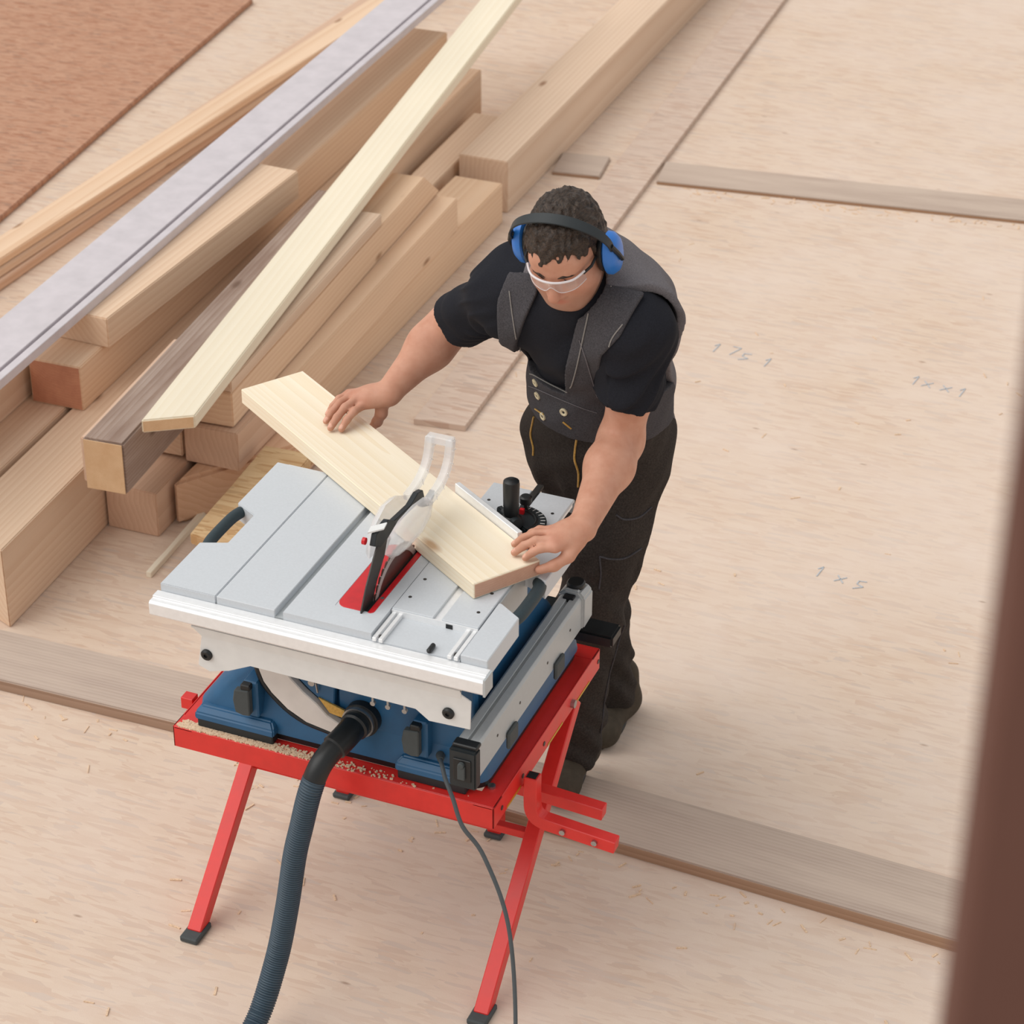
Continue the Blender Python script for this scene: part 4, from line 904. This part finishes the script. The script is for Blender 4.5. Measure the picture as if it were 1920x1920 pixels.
# ---- boots
def boot(heel, toe, z0):
    heel, toe = V(*heel), V(*toe); d = toe-heel; L = np.linalg.norm(d); d = d/L; n = V(-d[1], d[0], 0)
    pr = [cone(heel+d*.030+V(0, 0, .040), toe-d*.040+V(0, 0, .030), .036, .033, k=.02), cone(heel+d*.035+V(0, 0, .045), heel+d*.05+V(0, 0, .12), .040, .042, k=.03), ell(toe-d*.048+V(0, 0, .030), (.040, .046, .034), k=.02)]
    f = field(pr)
    def g(P, c, br): return np.maximum(f(P, c, br), z0+.012-P[:, 2])
    for p in pr: p.c = p.c+V(0, 0, z0)
    def shift(fn): return lambda P: fn(P-V(0, 0, z0))
    for p in pr: p.f = shift(p.f)
    lo = np.minimum(heel, toe)-.07; hi = np.maximum(heel, toe)+.07; lo[2] = z0-.01; hi[2] = z0+.2
    b = field_obj('boot', 'boot', worker, g, lo, hi, .004, 1)
    m = MB(); out = []
    for i in range(24):
        a = 2*math.pi*i/24; t = (math.cos(a)+1)/2; w = .026+.009*t; out.append(tuple((heel+d*(L*(.06+.90*t))+n*w*math.sin(a)*(.75+.25*abs(math.sin(a))))[:2]))
    m.prism(out, z0+.0005, z0+.014, 'z'); m.build('sole', 'black_plastic', b, bevel=.003)
boot((.512, .900, 0), (.520, .690, 0), .030)
boot((.522, 1.150, 0), (.515, .945, 0), .0)
# ---- buttons, zips and seams found by walking onto the cloth
def onto(g, p, d, far=.25):
    """march from p along d until the cloth is met"""
    p = V(*p); d = V(*d)/np.linalg.norm(d); t = 0
    for _ in range(200):
        v = g((p+d*t)[None], p+d*t, .05)[0]
        if v < .0006: break
        t += max(.0008, v*.6)
        if t > far: return None
    return p+d*t
cam_dir = V(-.318, .790, -.522)
def surf(g, x, y, z): return onto(g, V(x, y, z)-cam_dir*.12, cam_dir)
def normal(g, p):
    e = .004; G = V(*[g((p+e*np.eye(3)[i])[None], p, .05)[0]-g((p-e*np.eye(3)[i])[None], p, .05)[0] for i in range(3)]); return G/(np.linalg.norm(G)+1e-9)
def coat(P, c, br): return np.minimum(front(P, c, br), trouser(P, c, br))
for (x, y, z) in ((.469, .675, 1.077), (.472, .680, 1.047), (.533, .665, 1.030), (.482, .685, 1.000)):
    p = surf(coat, x, y, z)
    if p is None: continue
    n = normal(coat, p); m = MB(); m.lathe([(.0085, -.001), (.0085, .0022), (.0065, .0032), (.003, .0016), (.003, .0008), (0, .0008)], tuple(p), tuple(n), 18); b_ = m.build('button', 'button', worker, smooth=True)
    m = MB(); m.cyl(tuple(p+n*.0006), tuple(p+n*.0018), .0026, 10); m.build('button_centre', 'steel_dark', b_)
def seam(g, pts, name, mat, r, lift=.0008, n=6):
    out = []
    for q in spline(pts, n):
        p = surf(g, *q)
        if p is not None: out.append(tuple(p+normal(g, p)*lift))
    if len(out) < 3: return
    m = MB(); m.tube(out, r, 6); return m.build(name, mat, worker, smooth=True)
seam(trouser, [(.462, .69, .995), (.452, .71, .970), (.444, .72, .935), (.446, .73, .900), (.438, .75, .868)], 'zip', 'brass', .0022)
seam(trouser, [(.548, .70, .955), (.546, .70, .930), (.538, .72, .893), (.543, .73, .860), (.540, .74, .822)], 'zip', 'brass', .0022)
seam(front, [(.528, .675, 1.002), (.536, .675, .997), (.546, .675, .991)], 'label_tab', 'brass', .0020)
seam(front, [(.468, .68, 1.018), (.478, .68, 1.012), (.486, .68, 1.008)], 'label_tab', 'brass', .0016)
# stitched edges of the straps and waistband
seam(front, [(.605, .590, 1.290), (.590, .61, 1.235), (.573, .63, 1.170), (.552, .655, 1.100), (.546, .66, 1.086)], 'edge_stitch', 'thread', .0013)
seam(front, [(.452, .69, 1.086), (.495, .67, 1.084), (.540, .66, 1.077)], 'edge_stitch', 'thread', .0013)
seam(front, [(.628, .62, 1.175), (.646, .60, 1.235), (.672, .59, 1.280)], 'edge_stitch', 'thread', .0013)
seam(strapR, [(.503, .58, 1.300), (.476, .60, 1.232), (.455, .63, 1.180), (.446, .65, 1.155)], 'edge_stitch', 'thread', .0012)
seam(strapR, [(.436, .62, 1.290), (.438, .63, 1.236), (.434, .66, 1.165)], 'edge_stitch', 'thread', .0012)
seam(back, [(.640, .612, 1.345), (.662, .612, 1.330), (.682, .612, 1.318)], 'yoke_seam', 'thread', .0014)
seam(front, [(.585, .60, 1.225), (.600, .62, 1.150), (.606, .65, 1.085)], 'strap_seam', 'denim_pale', .0012)
seam(front, [(.450, .69, 1.060), (.50, .68, 1.052), (.56, .67, 1.045), (.60, .67, 1.04)], 'waist_seam', 'denim_pale', .0010)
# cargo pocket on his left thigh
seam(trouser, [(.60, .80, .735), (.615, .81, .722), (.635, .84, .715), (.648, .88, .720)], 'pocket_seam', 'denim', .0022)
seam(trouser, [(.575, .78, .640), (.595, .79, .633), (.620, .81, .630), (.640, .85, .635)], 'pocket_seam', 'denim', .0022)
seam(trouser, [(.575, .78, .640), (.578, .78, .600), (.575, .78, .560)], 'pocket_seam', 'denim', .0020)
seam(trouser, [(.625, .85, .50), (.60, .85, .40), (.575, .85, .28), (.562, .85, .14)], 'side_seam', 'denim', .0016)
# sleeve hems
# ---- ear defenders
em = thing('ear_defenders', 'blue ear defenders with a black headband on the worker\'s head', 'ear defenders', tuple(HC))
lx, fy, uz = HM
def HV(x, y, z): return Vector(H(x, y, z))
for s in (-1, 1):
    base = HV(s*.0855, -.008, -.010); ax = Vector(lx)*s; fv = Vector(fy); uv = Vector(uz)
    def oval(h, ry, rz, n=28): return [base+ax*h*HS+fv*ry*HS*1.12*math.cos(2*math.pi*i/n)+uv*rz*HS*1.28*math.sin(2*math.pi*i/n) for i in range(n)]
    m = MB(); m.loft([oval(-.006, .030, .038), oval(0, .034, .042), oval(.008, .034, .042), oval(.011, .030, .038)]); m.build('cushion', 'black_plastic', em, smooth=True)
    m = MB(); m.loft([oval(.010, .033, .043), oval(.014, .037, .048), oval(.024, .037, .047), oval(.036, .029, .038), oval(.041, .018, .025), oval(.042, .004, .006)]); m.build('ear_cup', 'muff_blue', em, smooth=True)
    m = MB(); m.tube([HV(s*.119, .014, .044), HV(s*.130, .008, .012), HV(s*.132, .0, -.016)], [.0052, .0048, .0045], 8); m.build('cup_hinge', 'black_plastic', em, smooth=True)
bandp = []
for i in range(41):
    a = math.radians(-96+192*i/40); bandp.append((.119*math.sin(a), .012+.014*math.cos(a), .036+.100*max(math.cos(a), -.06)))
m = MB(); L_ = []
for i, q in enumerate(bandp):
    c = HV(*q); a = bandp[max(i-1, 0)]; b = bandp[min(i+1, 40)]; t = (HV(*b)-HV(*a)).normalized(); w = Vector(fy); o_ = t.cross(w).normalized(); hw = .0115*(.65+.35*math.cos(math.radians(-96+192*i/40)))
    L_.append([c+w*hw+o_*.0018, c-w*hw+o_*.0018, c-w*hw-o_*.0018, c+w*hw-o_*.0018])
m.loft(L_); m.build('headband', 'dark_plastic', em, bevel=.0008, smooth=True)
# ---- safety glasses
gl = thing('safety_glasses', 'clear wraparound safety glasses with black temples on the worker\'s face', 'glasses', tuple(H(0, .11, 0)))
def lens_pt(x, z):
    y = .1165-.62*x*x/.07*.35*2.2-(max(0, abs(x)-.045)**2)*30
    return HV(x, y+.10*(z)*0, z)
xs = [-.068+.136*i/28 for i in range(29)]
def top_z(x): return .0185-.7*x*x
def bot_z(x): return -.019+1.3*x*x+.020*math.exp(-(x/.012)**2)
m = MB(); rows = []
for k in range(7):
    t = k/6; rows.append([lens_pt(x, bot_z(x)+(top_z(x)-bot_z(x))*t) for x in xs])
fo = Vector(fy)*.0012
m.loft([[*r, *[p-fo for p in r[::-1]]] for r in rows]); m.build('lens', 'lens_plastic', gl, smooth=True)
m = MB(); m.tube([lens_pt(x, top_z(x)+.001) for x in xs], .0022, 8); m.build('brow_bar', 'lens_rim', gl, smooth=True)
m = MB(); m.tube([lens_pt(x, bot_z(x)) for x in xs], .0007, 6); m.build('lens_rim', 'lens_rim', gl, smooth=True)
for s in (-1, 1):
    m = MB(); m.tube([lens_pt(s*.066, .012), HV(s*.079, .052, .014), HV(s*.0815, .020, .012), HV(s*.080, -.005, .010)], [.0026, .0028, .0026, .0024], 8); m.build('temple', 'black_plastic', gl, smooth=True)
